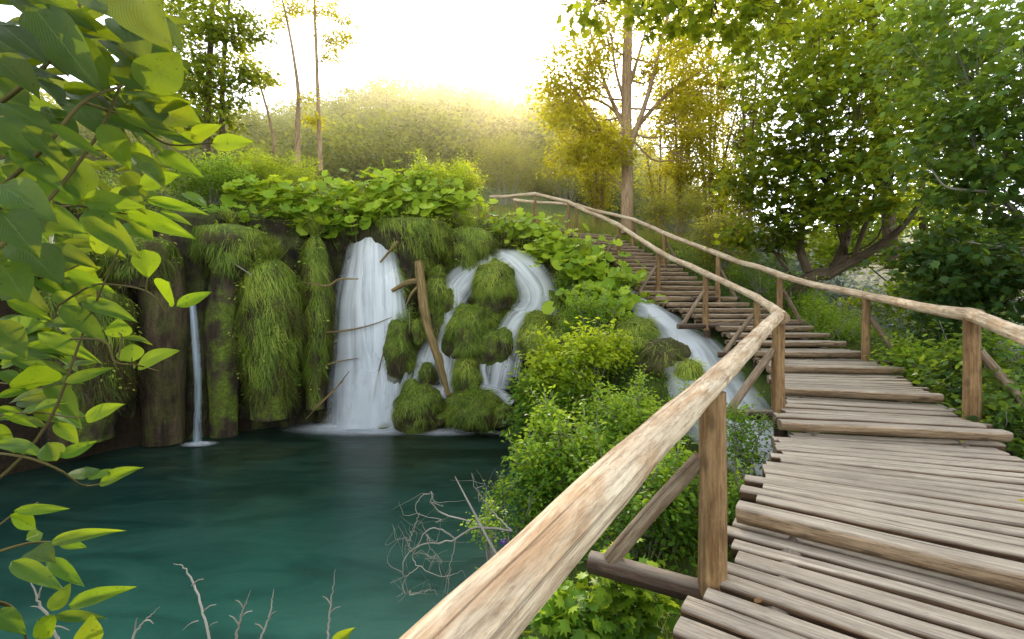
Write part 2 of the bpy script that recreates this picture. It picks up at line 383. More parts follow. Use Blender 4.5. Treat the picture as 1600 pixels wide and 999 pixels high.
def _blade():
    V = []; 
    for t, w in ((0, .5), (.4, .45), (.75, .28)):
        V += [[t, -w*.1, -.28*t*t], [t, w*.1, -.28*t*t]]
    V.append([1, 0, -.34])
    return A(V), A([[0, 2, 1], [1, 2, 3], [2, 4, 3], [3, 4, 5], [4, 6, 5]])
BLADE = _blade()
def rdir(n): return norm(rng.normal(size=(n, 3)))

def leaves_at(mb, C, rad, per, size, tmpl, tone, flat=.55, droop=.35, spread=1.0):
    """clumps of leaves round the points C"""
    C = np.asarray(C, float); N = len(C)*per
    if N == 0: return
    ci = np.repeat(np.arange(len(C)), per); g = rng.normal(size=(N, 3))*A([1, 1, flat])*.55
    pos = C[ci]+g*np.broadcast_to(rad, (len(C),))[ci][:, None]
    d = norm(g*A([1, 1, .5])+.7*rng.normal(size=(N, 3))*A([1, 1, .5])*spread+A([0, 0, -droop]))
    nz = norm(A([0, 0, 1.])+.55*rng.normal(size=(N, 3)))
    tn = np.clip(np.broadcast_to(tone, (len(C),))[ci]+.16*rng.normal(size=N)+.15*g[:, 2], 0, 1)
    mb.inst(tmpl[0], tmpl[1], pos, d, nz, size*rng.uniform(.65, 1.25, N), tn)

# ------------------------------------------------------------------ camera, light, sky, haze
cam = bpy.data.cameras.new('camera'); co = bpy.data.objects.new('camera', cam); col.objects.link(co)
cam.lens = 16; cam.sensor_width = 36; cam.clip_start = .05; cam.clip_end = 2000
co.location = (0, 0, EYE); co.rotation_euler = (math.radians(90), 0, 0)
cam.shift_y = -(499.5-HY)/1600.0
scn.camera = co
SUN_EL, SUN_AZ = 29.5, 0.8
sl = bpy.data.lights.new('sun', 'SUN'); sl.energy = 5.0; sl.angle = math.radians(.6); sl.color = (1, .84, .60)
so = bpy.data.objects.new('sun', sl); col.objects.link(so)
el, az = math.radians(SUN_EL), math.radians(SUN_AZ)
sd = Vector((math.sin(az)*math.cos(el), math.cos(az)*math.cos(el), math.sin(el)))
so.rotation_euler = sd.to_track_quat('Z', 'Y').to_euler(); so.location = sd*50
w = bpy.data.worlds.new('World'); scn.world = w; w.use_nodes = True; nt = w.node_tree
bg = nt.nodes['Background']; sky = nt.nodes.new('ShaderNodeTexSky'); sky.sky_type = 'NISHITA'; sky.sun_disc = False
sky.sun_elevation = el; sky.sun_rotation = az; sky.air_density = 1.0; sky.dust_density = 1.6; sky.ozone_density = 1.0; sky.altitude = 500
hs = nt.nodes.new('ShaderNodeHueSaturation'); hs.inputs['Saturation'].default_value = .35
tint = nt.nodes.new('ShaderNodeMix'); tint.data_type = 'RGBA'; tint.blend_type = 'MULTIPLY'; tint.inputs[0].default_value = 1; tint.inputs[7].default_value = (4.9, 4.75, 4.4, 1)
nt.links.new(sky.outputs[0], hs.inputs['Color']); nt.links.new(hs.outputs[0], tint.inputs[6]); nt.links.new(tint.outputs[2], bg.inputs[0])
bg.inputs[1].default_value = .15
scn.view_settings.view_transform = 'Standard'; scn.view_settings.look = 'None'; scn.view_settings.exposure = 0; scn.view_settings.gamma = 1
scn.cycles.use_denoising = True
scn.cycles.max_bounces = 7; scn.cycles.diffuse_bounces = 4; scn.cycles.transmission_bounces = 5; scn.cycles.transparent_max_bounces = 24
scn.cycles.volume_bounces = 0; scn.cycles.caustics_reflective = False; scn.cycles.caustics_refractive = False

# air over the valley: thin haze that catches the low sun
hz_ = bpy.data.materials.new('haze'); hz_.use_nodes = True; hz_.node_tree.nodes.clear()
_o = hz_.node_tree.nodes.new('ShaderNodeOutputMaterial'); _v = hz_.node_tree.nodes.new('ShaderNodeVolumeScatter')
_v.inputs['Color'].default_value = (1, .86, .56, 1); _v.inputs['Density'].default_value = .0024; _v.inputs['Anisotropy'].default_value = .8
_g = hz_.node_tree.nodes.new('ShaderNodeNewGeometry'); _x = hz_.node_tree.nodes.new('ShaderNodeSeparateXYZ'); _r = hz_.node_tree.nodes.new('ShaderNodeMapRange')
_l = hz_.node_tree.links; _l.new(_g.outputs['Position'], _x.inputs[0]); _l.new(_x.outputs[1], _r.inputs[0]); _l.new(_r.outputs[0], _v.inputs['Density'])
for _i, _k in enumerate((12.5, 34.0, .0002, .0036)): _r.inputs[_i+1].default_value = _k
_l.new(_v.outputs[0], _o.inputs['Volume'])
mb = MB(); X0, X1, Y0, Y1, Z0, Z1 = -130, 130, -25, 100, -25, 46
mb.add([(X0, Y0, Z0), (X1, Y0, Z0), (X1, Y1, Z0), (X0, Y1, Z0), (X0, Y0, Z1), (X1, Y0, Z1), (X1, Y1, Z1), (X0, Y1, Z1)], Q=[(0, 3, 2, 1), (4, 5, 6, 7), (0, 1, 5, 4), (1, 2, 6, 5), (2, 3, 7, 6), (3, 0, 4, 7)])
tag(mb.build('haze', hz_, smooth=False), kind='structure')

# ------------------------------------------------------------------ boardwalk layout (world metres)
POOL_Z = -1.9
ST = [((-1.75, -1.35), (-.38, -2.35), 0.0), ((1.45, 2.92), (2.98, 1.78), .14), ((2.74, 4.62), (4.50, 4.20), .28), ((3.48, 5.95), (5.04, 5.38), .41),
      ((4.08, 7.28), (5.88, 6.98), .54), ((4.46, 8.3), (6.25, 8.08), .68), ((4.45, 8.8), (6.40, 8.75), .82), ((4.40, 9.25), (6.40, 9.28), .955),
      ((4.42, 9.66), (6.30, 9.72), 1.09), ((4.28, 10.05), (6.55, 10.14), 1.22), ((4.25, 10.45), (6.3, 10.58), 1.345), ((4.08, 10.85), (6.1, 11.03), 1.48),
      ((3.86, 11.25), (5.95, 11.47), 1.63), ((3.62, 11.6), (5.8, 11.88), 1.79)]
a0, a1 = A([3.35, 11.95, 1.95]), A([5.6, 12.25, 1.95]); b0, b1 = A([2.05, 16.6, 4.30]), A([3.65, 17.1, 4.30])
for i in range(16):
    t = i/15; l = a0*(1-t)+b0*t; r = a1*(1-t)+b1*t
    l[0] += .35*math.sin(t*math.pi); r[0] += .25*math.sin(t*math.pi); z = 1.95+(4.30-1.95)*t
    ST.append(((l[0]+random.uniform(-.05, .05), l[1]), (r[0]+random.uniform(-.05, .05), r[1]), z))
ST += [((1.75, 16.95), (3.1, 17.85), 4.44), ((1.35, 17.25), (2.3, 18.5), 4.58), ((.75, 17.5), (1.5, 19.0), 4.72), ((-.2, 17.85), (.35, 19.55), 4.86), ((-1.6, 18.3), (-1.1, 20.0), 5.0)]
CEN = A([[(l[0]+r[0])/2, (l[1]+r[1])/2, z] for l, r, z in ST])
CP = np.vstack([smooth_path(CEN, 160)])
STREAM = A([[2.9, 14.2, 2.35], [3.2, 13.0, 2.02], [3.35, 12.0, 1.66], [3.55, 11.0, 1.25], [3.75, 10.2, .90], [3.7, 9.2, .52], [3.5, 8.2, .16], [3.35, 7.2, -.14], [3.2, 6.3, -.36], [3.5, 5.2, -.62], [4.2, 4.2, -.9], [5.4, 3.0, -1.2]])
SP = smooth_path(STREAM, 90)
POLY = A([(.3, 11.6), (0, 12.9), (-1.9, 13.8), (-3.5, 13.95), (-4.8, 14.15), (-6.3, 13.5), (-8.2, 11.9), (-9.4, 10.9), (-10.3, 8.6), (-11, 5), (-11, 0), (-9, -5), (-3, -5), (-2.0, 0), (-1.3, 3.6), (-.45, 5.6), (0, 8.5)])

def poly_sd(Q):
    Q = np.asarray(Q, float); d = np.full(Q.shape[:-1], 1e9); ins = np.zeros(Q.shape[:-1], bool)
    for i in range(len(POLY)):
        a, b = POLY[i], POLY[(i+1) % len(POLY)]; ab = b-a
        t = np.clip(((Q-a)@ab)/(ab@ab), 0, 1); c = a+t[..., None]*ab
        d = np.minimum(d, np.linalg.norm(Q-c, axis=-1))
        cr = ((a[1] > Q[..., 1]) != (b[1] > Q[..., 1])) & (Q[..., 0] < (b[0]-a[0])*(Q[..., 1]-a[1])/(b[1]-a[1]+1e-12)+a[0])
        ins ^= cr
    return np.where(ins, -d, d)
def path_near(Q, Pt):
    """distance in plan to a polyline and its height there"""
    Q = np.asarray(Q, float); sh = Q.shape[:-1]; Q = Q.reshape(-1, 2); D = np.full(len(Q), 1e9); Z = np.zeros(len(Q))
    for i in range(0, len(Q), 20000):
        d = np.linalg.norm(Q[i:i+20000, None]-Pt[None, :, :2], axis=-1); k = d.argmin(1)
        D[i:i+20000] = d[np.arange(len(k)), k]; Z[i:i+20000] = Pt[k, 2]
    return D.reshape(sh), Z.reshape(sh)

CTRL = A([  # x, y, z of the land
 (-11.5, 9.5, 4.0), (-10, 11.8, 4.1), (-8.3, 12.9, 4.1), (-6.4, 14.6, 4.4), (-4.8, 15.2, 4.5), (-3.2, 15.2, 4.6), (-1.8, 15.8, 4.4), (-.9, 15.7, 3.4), (.2, 15.6, 3.0), (1.2, 15.3, 3.2), (-1, 14.6, 1.2), (0, 14.5, 1.2), (1.0, 14.2, 1.4), (0, 13.4, -1.2), (.9, 13.3, -.2),
 (-12.5, 5, 3.2), (-13, 0, 2.5), (-12, -6, 1.5), (-3.5, 16.8, 5.2), (-7, 17, 5.4), (-1, 17.2, 4.9), (1, 17.0, 4.5), (3, 18.5, 4.5), (0, 20, 5.2), (-12, 16, 5.6),
 (2, 14, 2.4), (1.6, 13.2, .9), (.6, 12.3, -1.4), (.4, 11, -1.7), (1.7, 12, .6), (2.4, 13, 2.0), (2.0, 11, .7), (1.2, 10, -.6), (2.4, 9.4, .1), (1.4, 8, -.8), (.4, 8.5, -1.6), (2.2, 7.3, -.5), (.2, 6.2, -1.6), (1.2, 5.2, -1.0), (0, 4, -1.5), (1, 3, -.8), (-.4, 2, -1.2), (-1, -1, -1.2), (1.8, 3, -.6), (2, 0, -.5), (4, 2.5, -.5), (3.3, 4, -.5),
 (5.6, 4.4, -.3), (6.5, 6, 0), (7, 8, .4), (7.3, 10, .9), (6.8, 12, 1.5), (6.5, 14, 2.5), (5.8, 16, 3.4), (4.8, 17.5, 4.1), (7.5, 17, 3.6), (9, 13, 1.2), (9.5, 9, .2), (8, 4, -.5), (12, 8, -.8), (13, 14, .2), (12, 20, 2), (7, 21, 4.4), (4, 22, 5.0), (16, 24, 0), (22, 16, -6),
 (0, 26, 6.2), (-8, 24, 6.6), (-16, 26, 7), (6, 28, 6.2), (-20, 12, 6), (-22, 0, 4), (0, 40, 12.5), (-20, 42, 11), (14, 40, 6), (25, 30, -3), (0, 80, 32), (-40, 80, 25), (20, 80, 27), (0, 150, 69), (-80, 150, 48), (-38, 150, 72), (25, 150, 62), (60, 80, -8), (50, 45, -8), (80, 150, 8), (60, 20, -12), (120, 80, -5),
 (0, 250, 70), (-120, 200, 55), (120, 240, 45), (250, 240, 50), (250, 60, 20), (-150, 60, 30), (-150, -100, 10), (0, -30, 0), (0, -150, 10), (150, -150, 0), (500, 500, 60), (-500, 500, 60), (500, -500, 0), (-500, -500, 0)], float)
_d = np.linalg.norm(CTRL[:, None, :2]-CTRL[None, :, :2], axis=-1)
_w = np.linalg.solve(_d, CTRL[:, 2])
def sstep(a, b, x):
    t = np.clip((x-a)/(b-a), 0, 1); return t*t*(3-2*t)
def height(Q, fine=True):
    Q = np.asarray(Q, float); sh = Q.shape[:-1]; q = Q.reshape(-1, 2); h = np.zeros(len(q))
    for i in range(0, len(q), 50000): h[i:i+50000] = np.linalg.norm(q[i:i+50000, None]-CTRL[None, :, :2], axis=-1)@_w
    h = h+.16*fbm(np.c_[q*.5, 0*q[:, 0]], 5, 4)
    far = sstep(45, 120, np.hypot(q[:, 0], q[:, 1])); h = h+far*5*fbm(np.c_[q*.02, 0*q[:, 0]], 9, 4)
    sdv = poly_sd(q)
    h = np.where(sdv < .9, h+(np.minimum(h, -3.1)-h)*(1-sstep(-.35, .35, sdv-.25)), h)
    D, Z = path_near(q, CP); k = 1-sstep(1.0, 1.7, D); h = h+(np.minimum(h, Z-.42)-h)*k
    D, Z = path_near(q, SP); k = 1-sstep(.35, .95, D); h = h+((Z-.14)-h)*k
    return h.reshape(sh)

def axis_coords(c, lo, hi, step, far, n):
    mid = np.arange(lo, hi+1e-6, step); g = np.geomspace(step, far, n); 
    return np.concatenate([lo-np.cumsum(g)[::-1], mid, hi+np.cumsum(g)])
xs = axis_coords(0, -13, 11, .17, 95, 34); ys = axis_coords(8, -2, 20, .17, 95, 34)
GX, GY = np.meshgrid(xs, ys, indexing='ij'); H = height(np.stack([GX, GY], -1))
mb = MB(); ny = len(ys); i = (np.arange(len(xs)-1)[:, None]*ny+np.arange(ny-1)[None]).ravel()
mb.add(np.stack([GX, GY, H], -1).reshape(-1, 3), Q=np.stack([i, i+ny, i+ny+1, i+1], -1))
tag(mb.build('ground', M['ground']), kind='structure')
mb = MB(); gx, gy = np.linspace(-24, 4, 60), np.linspace(-14, 16, 60); X, Y = np.meshgrid(gx, gy, indexing='ij')
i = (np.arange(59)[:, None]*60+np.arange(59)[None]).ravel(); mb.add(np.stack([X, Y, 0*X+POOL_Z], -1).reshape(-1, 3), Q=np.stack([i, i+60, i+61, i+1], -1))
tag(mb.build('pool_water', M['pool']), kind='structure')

# cliff wall: a fluted sheet round the far side of the pool, standing in front of the terrain step
cl = smooth_path(A([(-12.0, -2), (-12.0, 4), (-11.2, 8), (-10.0, 10.6), (-8.6, 11.75), (-6.6, 13.4), (-5.0, 14.1), (-3.6, 13.95), (-2.7, 13.95), (-2.1, 14.5), (-1.7, 15.2), (-1.0, 15.9)]), 420)
tn = norm(np.gradient(cl, axis=0)); nrm = np.stack([tn[:, 1], -tn[:, 0]], -1)      # towards the pool
Ls = np.concatenate([[0], np.cumsum(np.linalg.norm(np.diff(cl, axis=0), axis=1))])
hh = np.linspace(0, 1, 70); S_, T_ = np.meshgrid(Ls, hh, indexing='ij')
top = height(cl-nrm*1.0)[:, None]; endfade = sstep(-1.2, .3, cl[:, 0])[:, None]
Zc = -2.5+(top+.12+2.5)*T_
flute = fbm(np.stack([S_*.75, T_*.35, 0*S_], -1), 21, 3); rough = fbm(np.stack([S_*2.6, Zc*1.4, 0*S_], -1), 31, 5)
off = -.05+.75*flute*np.sin(np.clip(T_*1.15, 0, 1)*math.pi)**.6+.28*rough+.45*sstep(.6, .9, T_)*(1-sstep(.93, 1.0, T_))-1.0*sstep(.93, 1, T_)
back = sstep(-3.2, -2.0, cl[:, 0])[:, None]*(.9+T_*1.6)       # the cascade side leans back
Vc = np.stack([cl[:, 0][:, None]+nrm[:, 0][:, None]*(off-back), cl[:, 1][:, None]+nrm[:, 1][:, None]*(off-back), Zc], -1)
mb = MB(); i = (np.arange(419)[:, None]*70+np.arange(69)[None]).ravel(); mb.add(Vc.reshape(-1, 3), Q=np.stack([i, i+1, i+71, i+70], -1))
tag(mb.build('cliff_terrain', M['cliff']), kind='structure')

# ------------------------------------------------------------------ boardwalk: one thing, its logs, posts and rails are parts
bw = thing('boardwalk', (2.2, 2.4, -.4), 'weathered log boardwalk with peeled log handrails climbing in steps beside the waterfalls', 'boardwalk')
def plank(mb, l, r, z, wid, th, seg=10, along=22):
    """a half-round log laid across the walk: flat worn top, round underside"""
    l, r = A(l, float), A(r, float); t = np.linspace(0, 1, along); rnd = random.random()
    ax = norm(r-l); sd_ = A([-ax[1], ax[0]]); L = np.linalg.norm(r-l)
    prof = [(-.5, -.22), (-.42, -.03), (-.25, 0), (.0, .006), (.25, 0), (.42, -.03), (.5, -.22), (.42, -.55), (.2, -.92), (-.2, -.92), (-.42, -.55)]
    k = len(prof); V = []; U = []
    cum = np.concatenate([[0], np.cumsum([math.hypot((prof[(j+1) % k][0]-prof[j][0])*wid, (prof[(j+1) % k][1]-prof[j][1])*th) for j in range(k)])])
    base = np.c_[l[0]+(r[0]-l[0])*t, l[1]+(r[1]-l[1])*t]
    bow = fbm(np.c_[t*2.2, np.full_like(t, rnd*91), 0*t], 2, 2)
    wv = 1+.16*fbm(np.c_[t*3, np.full_like(t, rnd*47), 0*t], 4, 3)
    zz = z+.006*bow
    rows = []
    for j in range(k+1):
        px, pz = prof[j % k]; e = 1+(.05*fbm(np.c_[t*9, np.full_like(t, rnd*33+j*.7), 0*t], 6, 2) if abs(px) > .4 else 0)
        o_ = px*wid*wv*e+.012*bow
        rows.append(np.c_[base[:, 0]+sd_[0]*o_, base[:, 1]+sd_[1]*o_, zz+pz*th*(1+.1*bow if pz < -.1 else 1)])
        U.append(np.c_[t*L+rnd*37, np.full_like(t, cum[j]), np.full_like(t, rnd)])
    V = A(rows); U = A(U); n = along
    i = (np.arange(k)[:, None]*n+np.arange(n-1)[None]).ravel()
    mb.add(V.reshape(-1, 3), Q=np.stack([i, i+n, i+n+1, i+1], -1), U=U.reshape(-1, 3))
    for e, fl in ((0, 0), (n-1, 1)):
        ring = V[:k, e]; c = ring.mean(0); uu = np.c_[[p[0]*wid for p in prof]+[0], [p[1]*th+.05 for p in prof]+[-.0], np.full(k+1, 2+rnd)]
        q = np.arange(k); a_, b_ = q, (q+1) % k
        if not fl: a_, b_ = b_, a_
        mb.add(np.vstack([ring, c]), T=np.stack([a_, b_, np.full(k, k)], -1), U=uu)
def lerp(a, b, t): return A(a)*(1-t)+A(b)*t
for i in range(len(ST)-1):
    (l0, r0, z0), (l1, r1, z1) = ST[i], ST[i+1]
    run = .5*(np.linalg.norm(A(l1)-A(l0))+np.linalg.norm(A(r1)-A(r0)))
    if i == 0:
        pass
    else:   # the thick riser log at the front edge of this level
        mb = MB(); ax = norm(A(r0)-A(l0)); ex = random.uniform(-.03, .05)
        plank(mb, A(l0)-ax*ex, A(r0)+ax*random.uniform(-.05, .1), z0+.004, .155, min(.14, .11+.02*random.random()), along=30)
        mb.build('step_log', M['riser'], bw)
    n = max(1, int(round((run-.14)/.148))) if i < 5 else max(1, int(round((run-.13)/.16)))
    if run < .3: n = 1
    mb = MB(); f0 = .155/run if i else 0
    for k in range(n+1):
        t = f0+(1.0-f0)*(k+.44)/n
        l = lerp(l0, l1, t); r = lerp(r0, r1, t); ax = norm(r-l)
        ex0, ex1 = random.uniform(-.10, .07), random.uniform(-.08, .09)
        wl = (1.0-f0)*run/n
        plank(mb, l-ax*ex0, r+ax*ex1, z0+random.uniform(-.009, .006), wl*random.uniform(.70, .90), .095, along=26)
    mb.build('deck_planks', M['deck'], bw)
# stringers under the walk
for side in (.16, .84):
    for a, b in ((0, 2), (2, 5), (5, 13), (13, 22), (22, 29), (29, len(ST)-1)):
        mb = MB(); pts = [np.r_[lerp(ST[j][0], ST[j][1], side), ST[j][2]-.22] for j in range(a, b+1)]
        mb.tube(A(pts), .085, n=24, seg=9, rough=.05); mb.build('stringer', M['beam'], bw)

# railings: (rail pixel y, post pixel x, base z, depth) solved into world metres
LP = [(1113, 592, 2.36, 0.0), (1217, 493, 5.28, .28), (1182, 465, 8.4, .69), (1103, 428, 9.9, 1.18), (1028, 392, 12.1, 1.95), (967, 352, 14.6, 3.2), (889, 316, 16.8, 4.3), (836, 303, 17.6, 4.6), (768, 308, 18.4, 4.8)]
RP = [(1518, 492, 4.66, .28), (1353, 462, 7.85, .6), (1219, 430, 10.0, 1.2), (1122, 397, 11.8, 1.84), (1038, 365, 14.0, 2.88), (989, 343, 16.3, 3.74), (900, 320, 18.3, 4.5), (806, 313, 20.0, 5.0)]
Ltop = [at(x, y, d) for x, y, d, z in LP]; Rtop = [at(x, y, d) for x, y, d, z in RP]
Lpre = [Ltop[0]-(Ltop[1]-Ltop[0])*t for t in (.98, .66, .33)]
Lpre[0][2] -= .075; Lpre[1][2] -= .05; Lpre[2][2] -= .03; Ltop[0] = Ltop[0]-A([0, 0, .022])
mb = MB()
seg1 = A([Lpre[0], Lpre[1], Lpre[2]+A([0, 0, .012]), Ltop[0]+A([0, 0, .0]), Ltop[0]*.66+Ltop[1]*.34+A([.02, 0, .02]), Ltop[0]*.33+Ltop[1]*.67+A([-.02, 0, -.01]), Ltop[1], Ltop[1]+(Ltop[1]-Ltop[0])*.045])
mb.tube(seg1, [.070, .068, .064, .060, .059, .062, .066, .06], n=110, seg=28, rough=.11, fr=7)
mb.build('handrail', M['rail'], bw)
def rails(pts, nrm_off, r0, start=None):
    for a in range(len(pts)-1):
        p, q = pts[a], pts[a+1]; d = q-p
        mid = [p-d*.035] + [p+d*t+A([random.uniform(-.03, .03), 0, random.uniform(-.035, .02)])*min(1, np.linalg.norm(d)/2.5) for t in (.3, .62)] + [q+d*.035]
        mb = MB(); mb.tube(A(mid), [r0*1.06, r0*.95, r0*.93, r0*1.02], n=44, seg=16, rough=.12, fr=9); mb.build('handrail', M['rail'], bw)
rails([Ltop[1]+A([.03, 0, -.015])]+Ltop[2:], 1, .066)
R0 = Rtop[0]-(Ltop[1]-Ltop[0])*A([1, 1, 1]); R0[2] = 1.06
post_back = R0
rails([R0]+Rtop, -1, .066)
def post(p, base, r, beam_dir, bh=.68, brace=True):
    mb = MB(); b = A([p[0], p[1], base-.19]); t = A([p[0]+random.uniform(-.01, .01), p[1], p[2]-.045])
    mb.tube(A([b, b*.6+t*.4+A([random.uniform(-.012, .012), 0, 0]), t]), [r*1.06, r, r*.94], n=26, seg=14, rough=.07, fr=5); mb.build('post', M['post'], bw)
    if brace:
        o = A([beam_dir[0], beam_dir[1], 0.]); o /= np.linalg.norm(o)
        mb = MB(); s = A([p[0], p[1], base-.10])
        mb.tube(A([s-o*.8, s+o*.2, s+o*.66]), .062, n=14, seg=10, rough=.06); mb.build('cross_beam', M['beam'], bw)
        mb = MB(); e = s+o*.54+A([0, 0, .045]); h = A([p[0], p[1], base+bh])+o*(r*.8)
        mb.tube(A([e, (e+h)/2+A([0, .0, .012]), h]), [.046, .044, .041], n=16, seg=10, rough=.08); mb.build('brace', M['brace'], bw)
    mb = MB()
    gz = float(height(A([p[0], p[1]]))); 
    if base-.25 > gz:
        mb.tube(A([[p[0]+.04, p[1]+.03, gz-.1], [p[0]+.04, p[1]+.03, base-.14]]), .075, n=8, seg=9, rough=.08); mb.build('pile', M['beam'], bw)
for k, (x, y, d, z) in enumerate(LP):
    p = Ltop[k]; dirn = Ltop[min(k+1, len(LP)-1)]-Ltop[max(k-1, 0)]; o = A([-dirn[1], dirn[0]])
    if k == 1: o = A([-.9, .1])
    if k == 0: o = A([-.82, .45])
    post(p, z, .07 if k < 2 else .062, o, .6 if k == 0 else .66, brace=k < 7)
post(post_back, .0, .07, A([.82, -.45]), .66)
for k, (x, y, d, z) in enumerate(RP):
    p = Rtop[k]; dirn = Rtop[min(k+1, len(RP)-1)]-Rtop[max(k-1, 0)]; o = A([dirn[1], -dirn[0]])
    post(p, z, .072 if k == 0 else .062, o, .7, brace=k < 6)

# ------------------------------------------------------------------ waterfalls
def ribbon(mb, pts, wid, n=40, m=17, bulge=.35, side=None, rnd=None):
    """a sheet of water along a path; auv = (across, metres down, random)"""
    rnd = random.random() if rnd is None else rnd
    p = smooth_path(pts, n); w_ = np.interp(np.linspace(0, 1, n), np.linspace(0, 1, len(wid)), wid)
    tan = norm(np.gradient(p, axis=0)); sd_ = norm(np.cross(tan, A([0, -1., .25]))) if side is None else np.broadcast_to(norm(A(side)), (n, 3))
    nn = norm(np.cross(sd_, tan)); nn = np.where(nn[:, 1:2] > 0, -nn, nn)
    L = np.concatenate([[0], np.cumsum(np.linalg.norm(np.diff(p, axis=0), axis=1))])
    u = np.linspace(-1, 1, m)
    jag = .12*fbm(np.stack([np.repeat(u[None]*3.5, n, 0), np.repeat(L[:, None]*.25, m, 1), np.full((n, m), rnd*50)], -1), 8, 3)
    V = p[:, None]+sd_[:, None]*(u[None, :, None]*w_[:, None, None])+nn[:, None]*((bulge*(1-u[None]**2)+jag)*w_[:, None])[..., None]
    U = np.stack([np.repeat(u[None], n, 0), np.repeat(L[:, None], m, 1), np.full((n, m), rnd)], -1)
    i = (np.arange(n-1)[:, None]*m+np.arange(m-1)[None]).ravel()
    mb.add(V.reshape(-1, 3), Q=np.stack([i, i+1, i+m+1, i+m], -1), U=U.reshape(-1, 3))
def pxpath(l): return A([at(*q) for q in l])
def hw(px, d): return px/F*d
def strand(parent, name, l, w, mat, **k):
    mb = MB(); pts = pxpath(l); dm = np.mean([q[2] for q in l]); ribbon(mb, pts, [hw(x, dm) for x in w], **k); return mb.build(name, mat, parent)
def foam(parent, px, py, d, rx, ry):
    mb = MB(); c = at(px, py, d); n = 40
    for layer in range(3):
        a = np.linspace(0, 2*math.pi, n, endpoint=False); rr = [0, .3, .6, 1.0]
        V = [[c[0], c[1], POOL_Z+.02+.035*layer]]; U = [[0, 0, layer*3+px]]
        for r in rr[1:]:
            for t in a: V.append([c[0]+r*rx*(1-.12*layer)*math.cos(t), c[1]+r*ry*(1-.12*layer)*math.sin(t), POOL_Z+.02+.035*layer*(1-r)]); U.append([r*math.cos(t), r*math.sin(t), layer*3+px])
        T = [[0, 1+k, 1+(k+1) % n] for k in range(n)]; Q = []
        for r in range(2):
            for k in range(n): Q.append([1+r*n+k, 1+(r+1)*n+k, 1+(r+1)*n+(k+1) % n, 1+r*n+(k+1) % n])
        mb.add(V, T=T, Q=Q, U=U)
    return mb.build('foam', M['foam'], parent)

t = thing('waterfall', at(582, 655, 13.4), 'tall white veil of silky water, the highest fall, left of the leaning log', 'waterfall')
strand(t, 'main_veil', [(578, 366, 14.6), (578, 378, 13.95), (576, 420, 13.75), (572, 480, 13.6), (578, 560, 13.4), (582, 662, 13.3)], [20, 33, 43, 52, 62, 70], M['fall'], m=41)
strand(t, 'front_veil', [(588, 372, 14.3), (592, 395, 13.7), (596, 450, 13.45), (598, 520, 13.25), (596, 600, 13.15), (594, 662, 13.1)], [16, 28, 36, 38, 38, 40], M['fall'], m=31)
strand(t, 'rear_veil', [(556, 384, 14.4), (552, 420, 13.95), (550, 500, 13.8), (546, 600, 13.7), (548, 662, 13.6)], [12, 16, 20, 24, 34], M['veil'], m=31)
strand(t, 'side_veil', [(612, 425, 14.0), (621, 455, 13.5), (630, 520, 13.3), (630, 580, 13.15), (620, 655, 13.1)], [6, 11, 13, 17, 16], M['veil'], m=25)
strand(t, 'right_veil', [(606, 400, 13.9), (610, 440, 13.35), (613, 520, 13.15), (612, 600, 13.1), (610, 660, 13.0)], [9, 20, 24, 25, 26], M['fall'], m=25)
strand(t, 'spray', [(580, 560, 13.1), (580, 600, 12.9), (580, 640, 12.8), (580, 666, 12.75)], [26, 48, 66, 84], M['spray'], m=31)
foam(t, 575, 660, 13.0, 2.5, 1.15); foam(t, 610, 664, 12.8, 1.6, .7)
t = thing('waterfall', at(770, 620, 13), 'group of white cascades tumbling between the mossy boulders right of the log', 'waterfall')
def cas(l, w, mat='fall', **k): strand(t, 'cascade', l, [x*1.05 for x in w], M[mat], **k)
cas([(800, 398, 15.3), (775, 405, 14.75), (742, 425, 14.35), (715, 450, 14.15), (697, 485, 13.95), (684, 520, 13.75), (670, 565, 13.4), (655, 612, 13.2), (640, 655, 13.05)], [14, 20, 26, 27, 23, 22, 24, 20, 14], m=27, bulge=.25)
cas([(706, 440, 14.2), (706, 470, 13.9), (700, 520, 13.55), (694, 560, 13.25), (706, 600, 13.1), (724, 625, 13.0)], [12, 18, 16, 14, 17, 16], m=23, bulge=.3)
cas([(712, 535, 13.35), (716, 556, 13.15), (712, 590, 13.05), (716, 612, 12.95)], [8, 14, 17, 20], m=19)
cas([(782, 398, 15.3), (800, 408, 14.7), (822, 430, 14.2), (838, 455, 13.95), (838, 480, 13.8), (820, 500, 13.65)], [16, 26, 30, 34, 34, 30], m=31, bulge=.25)
cas([(870, 478, 13.9), (845, 490, 13.7), (815, 497, 13.55), (800, 520, 13.3), (786, 560, 13.05), (776, 606, 12.9)], [10, 16, 20, 24, 22, 19], m=27, bulge=.25)
cas([(838, 495, 13.5), (824, 520, 13.2), (812, 560, 13.0), (806, 590, 12.9)], [5, 7, 7, 6], 'veil', m=11)
cas([(792, 512, 13.4), (772, 522, 13.2), (760, 545, 13.05), (755, 575, 12.95), (760, 602, 12.9)], [6, 7, 7, 7, 7], m=11)
cas([(868, 485, 13.6), (866, 515, 13.3), (864, 545, 13.2)], [6, 7, 6], 'veil', m=9)
cas([(645, 600, 13.0), (690, 610, 12.95), (735, 606, 12.85), (775, 612, 12.7), (800, 632, 12.55)], [6, 8, 10, 10, 8], m=15, bulge=.1)
cas([(690, 604, 12.95), (692, 620, 12.75), (692, 640, 12.7), (692, 662, 12.65)], [8, 7, 6, 8], m=11)
cas([(640, 560, 13.5), (650, 585, 13.35), (655, 600, 13.2), (664, 560, 13.35)], [10, 14, 13, 10], 'veil', m=13)
foam(t, 700, 666, 12.55, 1.3, .6); foam(t, 640, 664, 12.9, 1.0, .5); foam(t, 790, 645, 12.4, .8, .4)
t = thing('waterfall', at(308, 690, 11.6), 'thin bluish trickle falling against the dark cliff at the left', 'waterfall')
